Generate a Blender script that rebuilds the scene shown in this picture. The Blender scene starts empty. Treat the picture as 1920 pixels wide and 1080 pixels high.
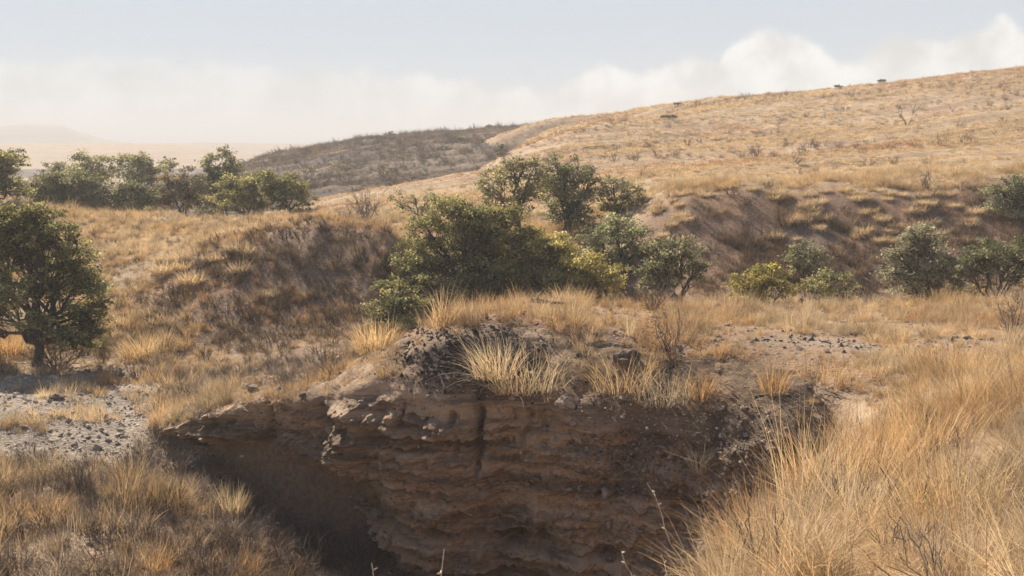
import bpy, math, random
import numpy as np
from mathutils import Vector

# ------------------------------------------------------------------ camera, sky, sun, exposure
scene = bpy.context.scene
COL = scene.collection
EYE = 8.0                       # height of the eye above the datum of the wash
PITCH = math.radians(9.2)
F = 1663.0                      # focal length in pixels of a 1920 wide picture
SUN_AZ = math.radians(-33.0)    # left of the view direction (+Y)
SUN_EL = math.radians(37.0)

cam_data = bpy.data.cameras.new('camera')
cam_data.sensor_width = 36.0
cam_data.lens = 36.0 * F / 1920.0
cam_data.clip_start = 0.05
cam_data.clip_end = 30000.0
cam = bpy.data.objects.new('camera', cam_data)
COL.objects.link(cam)
cam.location = (0, 0, EYE)
cam.rotation_euler = (math.pi / 2 - PITCH, 0, 0)
scene.camera = cam

scene.view_settings.view_transform = 'Standard'
scene.view_settings.look = 'None'
scene.view_settings.exposure = 1.08
scene.view_settings.gamma = 1.0
scene.view_settings.use_curve_mapping = False
scene.cycles.use_denoising = True
scene.cycles.max_bounces = 5
scene.cycles.diffuse_bounces = 3
scene.cycles.glossy_bounces = 1
scene.cycles.transmission_bounces = 2
scene.cycles.volume_bounces = 0
scene.cycles.caustics_reflective = False
scene.cycles.caustics_refractive = False

sun_data = bpy.data.lights.new('sun', 'SUN')
sun_data.energy = 5.0
sun_data.angle = math.radians(0.6)
sun_data.color = (1.0, 0.90, 0.77)
sun = bpy.data.objects.new('sun', sun_data)
COL.objects.link(sun)
sdir = Vector((math.sin(SUN_AZ) * math.cos(SUN_EL), math.cos(SUN_AZ) * math.cos(SUN_EL), math.sin(SUN_EL)))
sun.rotation_euler = sdir.to_track_quat('Z', 'Y').to_euler()
sun.location = (-30, 40, 60)


class NT:
    """small helper for node trees"""
    def __init__(self, tree):
        self.t = tree
    def n(self, kind, **kw):
        nd = self.t.nodes.new(kind)
        for k, v in kw.items():
            setattr(nd, k, v)
        return nd
    def put(self, sock, v):
        if hasattr(v, 'is_output'):
            self.t.links.new(v, sock)
        else:
            sock.default_value = v
    def math(self, op, a, b=0.0, clamp=False):
        nd = self.n('ShaderNodeMath', operation=op, use_clamp=clamp)
        self.put(nd.inputs[0], a); self.put(nd.inputs[1], b)
        return nd.outputs[0]
    def rng(self, v, a, b, c=0.0, d=1.0, kind='SMOOTHSTEP'):
        nd = self.n('ShaderNodeMapRange', interpolation_type=kind)
        self.put(nd.inputs[0], v)
        for i, x in enumerate((a, b, c, d)):
            self.put(nd.inputs[i + 1], x)
        return nd.outputs[0]
    def mix(self, f, a, b, blend='MIX'):
        nd = self.n('ShaderNodeMix', data_type='RGBA', blend_type=blend)
        self.put(nd.inputs[0], f); self.put(nd.inputs[6], a); self.put(nd.inputs[7], b)
        return nd.outputs[2]
    def noise(self, vec, scale, detail=4.0, rough=0.6, dim='3D'):
        nd = self.n('ShaderNodeTexNoise', noise_dimensions=dim)
        if vec is not None:
            self.put(nd.inputs['Vector'], vec)
        nd.inputs['Scale'].default_value = scale
        nd.inputs['Detail'].default_value = detail
        nd.inputs['Roughness'].default_value = rough
        return nd.outputs[0]


def c4(r, g, b):
    return (r, g, b, 1.0)


world = bpy.data.worlds.new('World')
scene.world = world
world.use_nodes = True
world.node_tree.nodes.clear()
W = NT(world.node_tree)
sky = W.n('ShaderNodeTexSky', sky_type='NISHITA')
sky.sun_disc = False
sky.sun_elevation = SUN_EL
sky.sun_rotation = SUN_AZ
sky.altitude = 1400.0
sky.air_density = 1.0
sky.dust_density = 0.35
sky.ozone_density = 1.0
geo = W.n('ShaderNodeTexCoord')
vec = geo.outputs['Generated']
sep = W.n('ShaderNodeSeparateXYZ')
W.put(sep.inputs[0], vec)
elev = W.math('ARCSINE', sep.outputs[2])
azim = W.math('ARCTAN2', sep.outputs[0], sep.outputs[1])
# height of the cloud bank's top along the horizon, a full turn of it (degrees of azimuth, degrees of elevation)
tops = [(-180, 3.2), (-150, 5.0), (-120, 2.6), (-90, 4.4), (-65, 2.8), (-45, 4.6), (-33, 4.2), (-24, 4.9), (-16, 4.8), (-9, 4.2),
        (-5, 3.8), (-2.8, 4.7), (-1, 3.6), (3, 3.5), (5.2, 5.2), (7.5, 4.4), (9.2, 4.7), (11.0, 5.2), (12.8, 4.7), (14.4, 6.3), (16.2, 7.2), (18.2, 6.2),
        (20.3, 4.9), (22.8, 6.0), (26, 6.2), (28.2, 7.0), (31, 5.6), (45, 3.8), (70, 5.6), (100, 4.0), (140, 4.9)]
ramp = W.n('ShaderNodeValToRGB')
ramp.color_ramp.interpolation = 'EASE'
el = ramp.color_ramp.elements
while len(el) > 1:
    el.remove(el[-1])
for i, (a, t) in enumerate(tops):
    p = (a + 180.0) / 360.0
    e = el[0] if i == 0 else el.new(p)
    e.position = p
    e.color = c4(t / 10, t / 10, t / 10)
W.put(ramp.inputs[0], W.rng(azim, -math.pi, math.pi, 0, 1, 'LINEAR'))
top = W.math('MULTIPLY', ramp.outputs[0], math.radians(10.0))
n1 = W.noise(vec, 26.0, 6.0, 0.55)
n2 = W.noise(vec, 7.0, 3.0, 0.5)
edge = W.math('ADD', W.math('MULTIPLY', W.math('SUBTRACT', n1, 0.5), math.radians(2.6)), W.math('MULTIPLY', W.math('SUBTRACT', n2, 0.5), math.radians(1.8)))
d = W.math('ADD', W.math('SUBTRACT', top, elev), edge)
cover = W.rng(d, math.radians(-0.15), math.radians(0.6))
# a few thin wisps higher up
n3 = W.noise(vec, 9.0, 5.0, 0.6)
wisp = W.math('MULTIPLY', W.rng(n3, 0.60, 0.80), 0.45)
cover = W.math('MAXIMUM', cover, wisp)
n4 = W.noise(vec, 16.0, 5.0, 0.6)
cloud_col = W.mix(W.rng(n4, 0.35, 0.65), c4(5.4, 5.32, 5.2), c4(8.2, 8.05, 7.8))
# thin high veil that pales the blue
veil = W.mix(W.rng(elev, 0.10, 0.60, 0.93, 0.0), sky.outputs[0], c4(4.55, 5.05, 5.65))
skycol = W.mix(W.math('MULTIPLY', cover, W.rng(azim, -0.25, 0.12, 0.45, 0.85)), veil, cloud_col)
bg = W.n('ShaderNodeBackground')
W.put(bg.inputs[0], skycol)
bg.inputs[1].default_value = 0.062
wo = W.n('ShaderNodeOutputWorld')
W.put(wo.inputs[0], bg.outputs[0])

# ------------------------------------------------------------------ numeric helpers
rng = np.random.default_rng(11)
random.seed(11)


def pix(u, v, Y):
    """the point at distance Y north of the eye that is seen in direction (u, v)"""
    xc = (u - 960.0) / F; yc = (540.0 - v) / F
    dy = math.cos(PITCH) + yc * math.sin(PITCH)
    dz = -math.sin(PITCH) + yc * math.cos(PITCH)
    k = Y / dy
    return (xc * k, Y, EYE + dz * k)


def proj(x, y, z):
    zz = z - EYE
    dep = y * math.cos(PITCH) - zz * math.sin(PITCH)
    up = y * math.sin(PITCH) + zz * math.cos(PITCH)
    dep = np.where(np.abs(dep) < 0.05, 0.05, dep)
    return 960 + F * x / dep, 540 - F * up / dep


def sstep(x, a, b):
    t = np.clip((x - a) / (b - a + 1e-12), 0, 1)
    return t * t * (3 - 2 * t)


def _hash(ix, iy, iz, seed):
    h = (ix.astype(np.int64) * 374761393 + iy.astype(np.int64) * 668265263 + iz.astype(np.int64) * 2147483647 + seed * 974634777) & 0xFFFFFFFF
    h = ((h ^ (h >> 13)) * 1274126177) & 0xFFFFFFFF
    h = ((h ^ (h >> 16)) * 2246822519) & 0xFFFFFFFF
    return ((h ^ (h >> 15)) & 0xFFFFFF) / float(0xFFFFFF)


def vnoise(x, y, z=None, seed=0):
    x = np.asarray(x, float); y = np.asarray(y, float)
    z = np.zeros_like(x) if z is None else np.asarray(z, float)
    ix, iy, iz = np.floor(x), np.floor(y), np.floor(z)
    fx, fy, fz = x - ix, y - iy, z - iz
    fx = fx * fx * fx * (fx * (fx * 6 - 15) + 10); fy = fy * fy * fy * (fy * (fy * 6 - 15) + 10); fz = fz * fz * fz * (fz * (fz * 6 - 15) + 10)
    out = 0.0
    flat = not np.any(fz)
    for dz in ((0,) if flat else (0, 1)):
        wz = 1 - fz if dz == 0 else fz
        a = _hash(ix, iy, iz + dz, seed); b = _hash(ix + 1, iy, iz + dz, seed)
        c = _hash(ix, iy + 1, iz + dz, seed); e = _hash(ix + 1, iy + 1, iz + dz, seed)
        out = out + wz * ((a * (1 - fx) + b * fx) * (1 - fy) + (c * (1 - fx) + e * fx) * fy)
    return out * 2 - 1


def fbm(x, y, z=None, octaves=4, seed=0, gain=0.5):
    s, amp = 0.0, 1.0
    for o in range(octaves):
        k = 2.03 ** o
        s = s + amp * vnoise(np.asarray(x) * k + 17.3 * o, np.asarray(y) * k - 9.1 * o, None if z is None else np.asarray(z) * k + 3.7 * o, seed + o)
        amp *= gain
    return s


class RBF:
    """height through scattered control points, in a log-polar plane so that near and far points weigh alike"""
    def __init__(self, pts, c=0.05):
        P = np.array(pts, float)
        self.c = c
        self.q = self.dom(P[:, 0], P[:, 1])
        n = len(P)
        A = np.zeros((n + 3, n + 3))
        A[:n, :n] = self.phi(self.q, self.q) - np.eye(n) * 0.004
        A[:n, n] = 1; A[:n, n + 1:] = self.q
        A[n:, :n] = A[:n, n:].T
        b = np.zeros(n + 3); b[:n] = P[:, 2]
        self.w = np.linalg.solve(A, b)
    def dom(self, x, y):
        D = np.maximum(y + 12.0, 0.8)
        return np.stack([x / D, np.log(D)], -1)
    def phi(self, a, b):
        d2 = ((a[:, None, :] - b[None, :, :]) ** 2).sum(-1)
        return np.sqrt(d2 + self.c ** 2)
    def __call__(self, x, y):
        x = np.asarray(x, float); sh = x.shape
        q = self.dom(x.ravel(), np.asarray(y, float).ravel())
        out = np.empty(len(q)); n = len(self.q)
        for i in range(0, len(q), 40000):
            s = q[i:i + 40000]
            out[i:i + 40000] = self.phi(s, self.q) @ self.w[:n] + self.w[n] + s @ self.w[n + 1:]
        return out.reshape(sh)


# ------------------------------------------------------------------ lie of the land
E = EYE
# the upper bench: near bank on the right, plateau across the gully
U_PTS = [pix(*p) for p in [
    (290, 812, 19.8), (370, 766, 18.8), (440, 754, 17.9), (505, 749, 17.4), (560, 744, 17.0), (640, 738, 16.6), (700, 722, 16.2), (745, 705, 15.9),
    (800, 738, 15.75), (880, 752, 15.6), (1000, 770, 15.4), (1100, 772, 15.3), (1200, 785, 15.2), (1300, 800, 14.9), (1400, 800, 14.5), (1500, 800, 13.8),
    (1580, 815, 12.8), (1640, 850, 11.0),
    (770, 668, 16.7), (830, 630, 17.1), (900, 614, 17.3), (1000, 626, 17.1), (950, 575, 20.5), (1090, 655, 16.8), (1180, 660, 16.7), (1300, 672, 16.5), (1400, 690, 16.0), (1300, 640, 17.6), (1100, 602, 19.5),
    (1500, 645, 17.5), (1700, 625, 19.0), (1850, 595, 22.0), (1900, 680, 14.0), (1780, 715, 12.6), (1720, 780, 10.5), (1880, 780, 10.0), (1900, 900, 6.4),
    (1900, 1075, 3.7), (1700, 1075, 4.0), (1500, 1075, 4.4), (1330, 1080, 4.9), (1450, 985, 6.0), (1560, 905, 7.5), (1620, 940, 6.6), (1720, 870, 8.0),
    (1700, 570, 27.0), (1500, 574, 26.0), (1350, 578, 25.0), (1200, 570, 24.0), (1050, 563, 23.0), (950, 560, 22.3), (870, 580, 21.0), (800, 606, 20.0),
    (750, 636, 19.4), (690, 668, 18.6), (640, 695, 18.4), (560, 727, 18.6), (500, 729, 19.4), (400, 738, 20.4), (300, 775, 21.4), (1900, 566, 27.0)]]
U_PTS += [(0, 0, E - 1.75), (0, 3.0, E - 2.0), (0, -7, E - 1.2), (-10, 0, E - 2.4), (-8, 3, E - 3.4), (10, 0, E - 1.1), (-25, 0, E - 3.4), (16, 8, E - 2.4),
          (26, 26, E - 4.0), (-20, -7, E - 2.2), (25, -7, E - 0.4), (45, 30, E - 4.0), (60, 0, E - 1.0), (-60, 0, E - 4.0)]

L_PTS = [pix(*p) for p in [
    (0, 1075, 11.4), (200, 1075, 11.8), (300, 1075, 12.3), (410, 1075, 13.5), (420, 990, 15.3), (0, 900, 15.4), (200, 900, 15.9), (0, 800, 19.5), (130, 790, 20.0), (150, 740, 22.8),
    (260, 720, 24.6), (50, 685, 27.6), (200, 668, 28.6), (0, 650, 29.5),
    (400, 705, 25.6), (300, 645, 29.0), (560, 698, 25.0), (660, 668, 25.8), (600, 630, 28.5), (480, 640, 28.5),
    (250, 585, 31.5), (0, 565, 33.5), (400, 565, 31.0), (520, 572, 31.0), (650, 578, 31.2), (300, 500, 36.0), (500, 492, 33.6), (620, 490, 33.8), (700, 520, 33.0),
    (100, 470, 40.0), (250, 440, 43.0), (380, 470, 35.6), (430, 447, 36.4), (520, 427, 36.2), (620, 419, 36.2), (700, 430, 36.0), (750, 470, 34.6), (780, 520, 33.0), (600, 412, 40.0), (450, 430, 40.0),
    (0, 380, 48.0), (150, 398, 48.5), (300, 404, 49.0), (450, 408, 49.5), (600, 402, 51.0), (700, 405, 50.0), (800, 415, 47.0),
    (640, 383, 58.0), (660, 362, 76.0), (780, 375, 64.0),
    (1230, 520, 35.5), (1300, 522, 34.6), (1300, 455, 37.2), (1300, 402, 39.0), (1300, 362, 40.4), (1450, 510, 34.2), (1450, 440, 37.4), (1450, 362, 40.6), (1600, 520, 33.5),
    (1600, 435, 37.2), (1600, 354, 41.0), (1850, 520, 32.5), (1850, 430, 37.4), (1850, 342, 42.0), (2100, 420, 37.0), (2100, 330, 42.0), (2500, 300, 50.0), (2500, 430, 38.0),
    (1100, 450, 43.0), (1000, 440, 44.0), (900, 430, 46.0), (1150, 400, 48.0),
    (1210, 350, 47.0), (1400, 346, 47.0), (1650, 334, 48.0), (1010, 352, 66.0), (900, 372, 62.0), (1100, 305, 80.0), (1300, 312, 70.0), (1600, 305, 66.0), (1900, 290, 64.0), (2300, 270, 64.0),
    (1300, 260, 98.0), (1600, 235, 96.0), (1900, 205, 94.0), (2300, 180, 94.0),
    (1300, 191, 140.0), (1450, 178, 138.0), (1600, 163, 136.0), (1750, 148, 134.0), (1900, 131, 132.0), (2300, 90, 132.0), (2800, 60, 132.0),
    (1100, 223, 144.0), (1010, 240, 140.0), (940, 291, 100.0), (860, 327, 84.0), (785, 353, 74.0), (985, 262, 118.0)]]
L_PTS += [  # gully floor
    (-9, 18.4, E - 6.75), (-6.8, 19.2, E - 7.0), (-5.2, 19.0, E - 7.4), (-3.8, 17.5, E - 7.7), (-4.0, 15.5, E - 7.7), (-6.4, 17.4, E - 7.2), (-5.2, 16.2, E - 7.4), (-4.1, 14.2, E - 7.6), (-2.6, 14.5, E - 7.9), (-1.2, 13.0, E - 8.0), (-3.0, 12.3, E - 7.5), (0.8, 11.8, E - 7.5),
    (2.6, 11.2, E - 7.1), (4.2, 10.8, E - 6.3), (0, 9, E - 7.2), (-6, 8, E - 6.2), (-12, 6, E - 5.6), (0, 5, E - 5.0), (-20, 15, E - 6.2), (-30, 10, E - 5.0),
    # wash behind the plateau
    (-2.5, 26, E - 7.2), (-1, 31, E - 7.2), (3, 30, E - 6.9), (7, 30, E - 6.3), (12, 31, E - 6.0), (17, 31, E - 5.8), (25, 32, E - 5.2), (0, 37, E - 6.6), (-3, 34, E - 7.0), (4, 36, E - 6.4),
    # valley behind the left slope
    (-35, 62, E - 6.8), (-25, 62, E - 7.0), (-14, 62, E - 6.4), (-60, 60, E - 6.0), (-45, 85, E - 7.5), (-20, 85, E - 6.5), (-8, 95, E - 5.8), (-30, 130, E - 8.0), (-10, 130, E - 7.0),
    (5, 135, E - 3.0), (-14, 108, E - 7.6), (-6, 116, E - 7.2), (-24, 100, E - 7.4), (-60, 180, E - 9), (0, 190, E - 5.0), (30, 190, E + 3.0), (100, 190, E + 12.0), (60, 320, E + 2.0), (200, 320, E + 12.0),
    (-200, 400, E - 10), (0, 400, E - 9), (0, 900, E - 10), (-600, 900, E - 10), (600, 900, E - 6), (0, 4000, E - 11), (-3000, 4000, E - 11), (3500, 4000, E - 11),
    (-50, 30, E - 5.0), (-60, 45, E - 3.2)]
UP, LO = RBF(U_PTS), RBF(L_PTS)


def ring_point(u, v, Y):
    p = pix(u, v, Y)
    return (p[0], p[1])


RIM = [ring_point(*p) for p in [
    (262, 822, 20.4), (290, 812, 19.8), (370, 766, 18.8), (440, 754, 17.9), (505, 749, 17.4), (560, 744, 17.0), (640, 738, 16.6), (700, 722, 16.2), (745, 705, 15.9),
    (800, 738, 15.75), (880, 752, 15.6), (1000, 770, 15.4), (1100, 772, 15.3), (1200, 785, 15.2), (1300, 800, 14.9), (1400, 800, 14.5), (1500, 800, 13.8),
    (1580, 815, 12.8), (1640, 850, 11.0)]]
NEAR = [ring_point(*p) for p in [(1610, 890, 8.2), (1550, 915, 7.2), (1450, 985, 6.0), (1330, 1080, 4.9)]] + [(-0.3, 3.6), (-4, 3.0), (-12, 2.0), (-30, 1.0), (-70, 0)]
AROUND = [(-70, -30), (90, -30), (90, 32)]
BACK = [ring_point(*p) for p in [(2300, 560, 29), (1900, 566, 27.0), (1700, 570, 27.0), (1500, 574, 26.0), (1350, 578, 25.0), (1200, 570, 24.0), (1050, 563, 23.0), (950, 560, 22.3),
                                 (870, 580, 21.0), (800, 606, 20.0), (750, 636, 19.4), (690, 668, 18.6), (640, 695, 18.4), (560, 727, 18.6), (500, 729, 19.4), (400, 738, 20.4), (300, 775, 21.4)]]
POLY = np.array(RIM + NEAR + AROUND + BACK, float)
NR, NN, NA, NB = len(RIM), len(NEAR), len(AROUND), len(BACK)
# transition widths (inside, outside) for each polygon edge; the rim's is hidden by the bank's own face
W_IN = np.array([1.7] * (NR - 3) + [0.5, 0.3] + [0.6] * (NN) + [1.0] * (NA + 1) + [0.2] * (NB), float)
W_OUT = np.array([-1.15] * (NR - 3) + [1.4, 2.2] + [2.4, 2.6, 2.8, 3.4, 4.5, 6.0, 8.0, 9.0, 9.0][:NN] + [9.0] * (NA + 1) + [3.2] * (NB), float)
assert len(W_IN) == len(POLY) and len(W_OUT) == len(POLY)
IS_RIM = np.array([1.0] * (NR - 3) + [0.0] * (len(POLY) - NR + 3))


def bench_sd(x, y):
    """signed distance to the bench outline (negative inside), blended widths, and how much the nearest edge is cliff"""
    x = np.asarray(x, float).ravel(); y = np.asarray(y, float).ravel()
    best = np.full(len(x), 1e9); ws = np.zeros(len(x)); wi = np.zeros(len(x)); wo_ = np.zeros(len(x)); wr = np.zeros(len(x))
    inside = np.zeros(len(x), bool)
    n = len(POLY)
    for i in range(n):
        ax, ay = POLY[i]; bx, by = POLY[(i + 1) % n]
        dx, dy = bx - ax, by - ay
        t = np.clip(((x - ax) * dx + (y - ay) * dy) / (dx * dx + dy * dy), 0, 1)
        dd = np.hypot(x - ax - t * dx, y - ay - t * dy)
        best = np.minimum(best, dd)
        k = 1.0 / (dd + 0.02) ** 5
        ws += k; wi += k * W_IN[i]; wo_ += k * W_OUT[i]; wr += k * IS_RIM[i]
        cross = ((ay > y) != (by > y)) & (x < (bx - ax) * (y - ay) / (by - ay + 1e-12) + ax)
        inside ^= cross
    return np.where(inside, -best, best), wi / ws, wo_ / ws, wr / ws


def gauss(x, y, cx, cy, sx, sy):
    return np.exp(-((x - cx) / sx) ** 2 - ((y - cy) / sy) ** 2)


BROWN_RIDGE = [(440, 318), (480, 302), (540, 285), (600, 276), (700, 257), (800, 250), (900, 243), (1000, 237), (1100, 230), (1250, 232)]
_bx = np.array([pix(u, v, 210.0)[0] for u, v in BROWN_RIDGE]); _bz = np.array([pix(u, v, 210.0)[2] for u, v in BROWN_RIDGE])


def brown_hill(x, y):
    xs = x * 210.0 / np.maximum(y, 60.0) * 0.5 + x * 0.5
    top_ = np.interp(xs, np.r_[-150, _bx[0] - 30, _bx, _bx[-1] + 200], np.r_[E - 16, E - 12, _bz, _bz[-1] - 3])
    gul = np.abs(fbm(x / 26.0 + 0.3 * fbm(x / 30, y / 30, seed=80), y / 90.0, octaves=3, seed=81))
    front = sstep(y, 84, 208) ; back = 1 - sstep(y, 212, 330)
    h = np.minimum(front ** 0.6, back)
    return (E - 9.0) + (top_ - (E - 9.0)) * h - 1.9 * gul * h * (1 - h) * 2.2


def bench_z(x, y):
    """height of the upper bench alone, past its rim too"""
    amp = 0.035 + 0.0007 * np.clip(y, 0, 250)
    return UP(x, y) + amp * fbm(x / (0.9 + 0.012 * y), y / (0.9 + 0.012 * y), octaves=4, seed=7)


def land(x, y, cut=True, detail=True):
    """height of the ground; cut=False keeps the bench whole up to its rim"""
    x = np.asarray(x, float); y = np.asarray(y, float)
    sh = x.shape
    xf, yf = x.ravel(), y.ravel()
    lo = LO(xf, yf)
    z = lo.copy()
    near = (yf < 45) & (np.abs(xf) < 75)
    sd = np.full(len(xf), 50.0); cl = np.zeros(len(xf))
    if near.any():
        s_, wi, wo_, wr = bench_sd(xf[near], yf[near])
        s_ = s_ + 0.0
        up = UP(xf[near], yf[near])
        if not cut:
            wi = np.where(wr > 0.5, 0.02, wi); wo_ = np.where(wr > 0.5, 0.05, wo_)
        wob = 0.5 * fbm(xf[near] / 2.2, yf[near] / 2.2, octaves=3, seed=5) * (1 - wr)
        t = sstep(s_ + wob, -wi, wo_)
        z[near] = up * (1 - t) + lo[near] * t
        sd[near] = s_; cl[near] = wr
    z = np.maximum(z, np.where(yf > 80, brown_hill(xf, yf), -99))
    # far golden ridge, then the mesa
    far = yf > 300
    if far.any():
        xx, yy = xf[far], yf[far]
        a = xx / yy
        r1 = (E - 11) + 11.5 * sstep(yy, 360, 600) * (1 - sstep(yy, 640, 1000)) * (1 - sstep(a, -0.42, -0.20)) * (1 + 0.1 * fbm(xx / 120, yy / 120, seed=31))
        r2 = (E - 11) + 12.0 * sstep(yy, 700, 950) * (1 - sstep(yy, 1000, 1240)) * (1 + 0.12 * fbm(xx / 300, yy / 300, seed=33))
        z[far] = np.maximum(z[far], np.maximum(r1, r2))
        m = sstep(yy, 1250, 1400) * (1 - sstep(yy, 1700, 2000))
        prof = np.interp(a, [-2.0, -1.1, -0.9, -0.74, -0.60, -0.545, -0.525, -0.50, -0.478, -0.455, -0.42, -0.30, -0.1, 0.3, 0.5, 0.7, 2.0],
                         [20, 60, 30, 50, 78, 84, 88, 84, 60, 40, 26, 14, 6, 5, 40, 20, 10])
        z[far] = np.maximum(z[far], E - 12 + 0.5 * prof * m * (1 + 0.05 * fbm(xx / 90, yy / 400, seed=35)))
    if detail:
        amp = 0.035 + 0.0007 * np.clip(yf, 0, 250)
        z = z + amp * fbm(xf / (0.9 + 0.012 * yf), yf / (0.9 + 0.012 * yf), octaves=4, seed=7)
        hillm = sstep(yf, 52, 75)
        # small terraces and rills on the golden hill
        z = z + hillm * (1 - sstep(yf, 200, 260)) * 0.16 * fbm(xf / 22.0, (yf - 0.3 * xf) / 2.6, octaves=3, seed=9)
        slope = sstep(yf, 30, 36) * (1 - sstep(yf, 47, 53))
        z = z - slope * 0.30 * np.abs(fbm(xf / 3.2, yf / 9.0, octaves=3, seed=12))
        leftwash = sstep(yf, 9, 14) * (1 - sstep(yf, 27, 31)) * sstep(-xf, 1.5, 4.0)
        z = z + leftwash * 0.10 * fbm(xf / 2.0, yf / 1.4, octaves=3, seed=14)
    return z.reshape(sh), sd.reshape(sh), cl.reshape(sh)


# ------------------------------------------------------------------ object helpers
def tag(o, label=None, cat=None, group=None, kind=None):
    if label: o['label'] = label
    if cat: o['category'] = cat
    if group: o['group'] = group
    if kind: o['kind'] = kind
    return o


def mesh_np(name, V, Fc, smooth=True):
    """mesh from a vertex array and an (n,3) or (n,4) face array, or a list of such"""
    V = np.asarray(V, np.float32)
    fl = Fc if isinstance(Fc, list) else [Fc]
    fl = [np.asarray(f, np.int32) for f in fl if len(f)]
    m = bpy.data.meshes.new(name)
    m.vertices.add(len(V)); m.vertices.foreach_set('co', V.ravel())
    tot = sum(f.size for f in fl); nf = sum(len(f) for f in fl)
    m.loops.add(tot); m.loops.foreach_set('vertex_index', np.concatenate([f.ravel() for f in fl]))
    ln = np.concatenate([np.full(len(f), f.shape[1], np.int32) for f in fl])
    st = np.concatenate([[0], np.cumsum(ln)[:-1]]).astype(np.int32)
    m.polygons.add(nf); m.polygons.foreach_set('loop_start', st); m.polygons.foreach_set('loop_total', ln)
    m.polygons.foreach_set('use_smooth', np.full(nf, smooth))
    m.update(calc_edges=True)
    return m


def put(name, mesh, mat=None, parent=None, loc=None, rz=0.0, sc=None):
    o = bpy.data.objects.new(name, mesh)
    COL.objects.link(o)
    if mat is not None and not mesh.materials:
        mesh.materials.append(mat)
    if parent is not None: o.parent = parent
    if loc is not None: o.location = loc
    if rz: o.rotation_euler = (0, 0, rz)
    if sc is not None: o.scale = (sc, sc, sc) if np.isscalar(sc) else sc
    return o


def empty(name, loc, rz=0.0, sc=1.0):
    o = bpy.data.objects.new(name, None)
    COL.objects.link(o)
    o.location = loc; o.rotation_euler = (0, 0, rz); o.scale = (sc, sc, sc)
    o.empty_display_size = 0.2
    return o


def color_attr(m, name, cols, domain='POINT'):
    a = m.attributes.new(name, 'FLOAT_COLOR', domain)
    c = np.ones((len(cols), 4), np.float32); c[:, :3] = cols
    a.data.foreach_set('color', c.ravel())


# ------------------------------------------------------------------ materials
def new_mat(name):
    m = bpy.data.materials.new(name)
    m.use_nodes = True
    m.node_tree.nodes.clear()
    return m, NT(m.node_tree)


def finish(T, shader):
    o = T.n('ShaderNodeOutputMaterial')
    T.put(o.inputs[0], shader)


def principled(T, col, rough=0.9, normal=None, spec=0.2):
    p = T.n('ShaderNodeBsdfPrincipled')
    T.put(p.inputs['Base Color'], col); T.put(p.inputs['Roughness'], rough)
    p.inputs['Specular IOR Level'].default_value = spec
    if normal is not None: T.put(p.inputs['Normal'], normal)
    return p.outputs[0]


def bump(T, h, strength, dist):
    b = T.n('ShaderNodeBump')
    b.inputs['Strength'].default_value = strength; b.inputs['Distance'].default_value = dist
    T.put(b.inputs['Height'], h)
    return b.outputs[0]


def mat_ground():
    m, T = new_mat('dry_ground')
    pos = T.n('ShaderNodeNewGeometry').outputs['Position']
    at = T.n('ShaderNodeAttribute', attribute_name='cover')
    s = T.n('ShaderNodeSeparateColor'); T.put(s.inputs[0], at.outputs['Color'])
    gold, red, gravel = s.outputs[0], s.outputs[1], s.outputs[2]
    na = T.noise(pos, 0.9, 6, 0.65); nb = T.noise(pos, 7.0, 6, 0.7); nc = T.noise(pos, 0.12, 5, 0.6)
    soil = T.mix(T.rng(nb, 0.3, 0.7), c4(0.155, 0.092, 0.058), c4(0.30, 0.195, 0.125))
    soil = T.mix(T.rng(nc, 0.35, 0.65), soil, c4(0.22, 0.145, 0.092))
    redc = T.mix(T.rng(nb, 0.3, 0.7), c4(0.145, 0.082, 0.055), c4(0.275, 0.17, 0.11))
    goldc = T.mix(T.rng(nb, 0.3, 0.72), c4(0.31, 0.215, 0.135), c4(0.50, 0.375, 0.245))
    goldc = T.mix(T.rng(nc, 0.4, 0.6), goldc, c4(0.46, 0.345, 0.225))
    v = T.n('ShaderNodeTexVoronoi'); T.put(v.inputs['Vector'], pos); v.inputs['Scale'].default_value = 14.0
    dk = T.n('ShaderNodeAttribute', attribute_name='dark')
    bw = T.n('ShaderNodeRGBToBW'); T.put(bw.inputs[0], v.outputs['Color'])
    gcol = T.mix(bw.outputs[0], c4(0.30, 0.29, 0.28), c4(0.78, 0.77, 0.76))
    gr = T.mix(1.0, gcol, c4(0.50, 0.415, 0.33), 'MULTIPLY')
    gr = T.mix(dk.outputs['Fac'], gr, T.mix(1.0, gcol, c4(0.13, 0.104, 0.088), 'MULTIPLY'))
    # thin streaks of bare soil across the golden hill
    mp = T.n('ShaderNodeMapping'); T.put(mp.inputs[0], pos); mp.inputs['Scale'].default_value = (0.022, 0.34, 0.34); mp.inputs['Rotation'].default_value = (0, 0, -0.3)
    streak = T.noise(mp.outputs[0], 1.0, 6, 0.65)
    goldf = T.math('MULTIPLY', gold, T.rng(T.math('ADD', T.math('MULTIPLY', streak, 0.6), T.math('MULTIPLY', na, 0.4)), 0.40, 0.58, 0.35, 1.0))
    col = T.mix(red, soil, redc)
    col = T.mix(goldf, col, goldc)
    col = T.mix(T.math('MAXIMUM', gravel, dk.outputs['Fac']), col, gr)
    h = T.math('ADD', T.math('MULTIPLY', nb, 0.6), T.math('MULTIPLY', v.outputs['Distance'], 0.5))
    finish(T, principled(T, col, 0.95, bump(T, h, 0.7, 0.06), 0.1))
    return m


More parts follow.
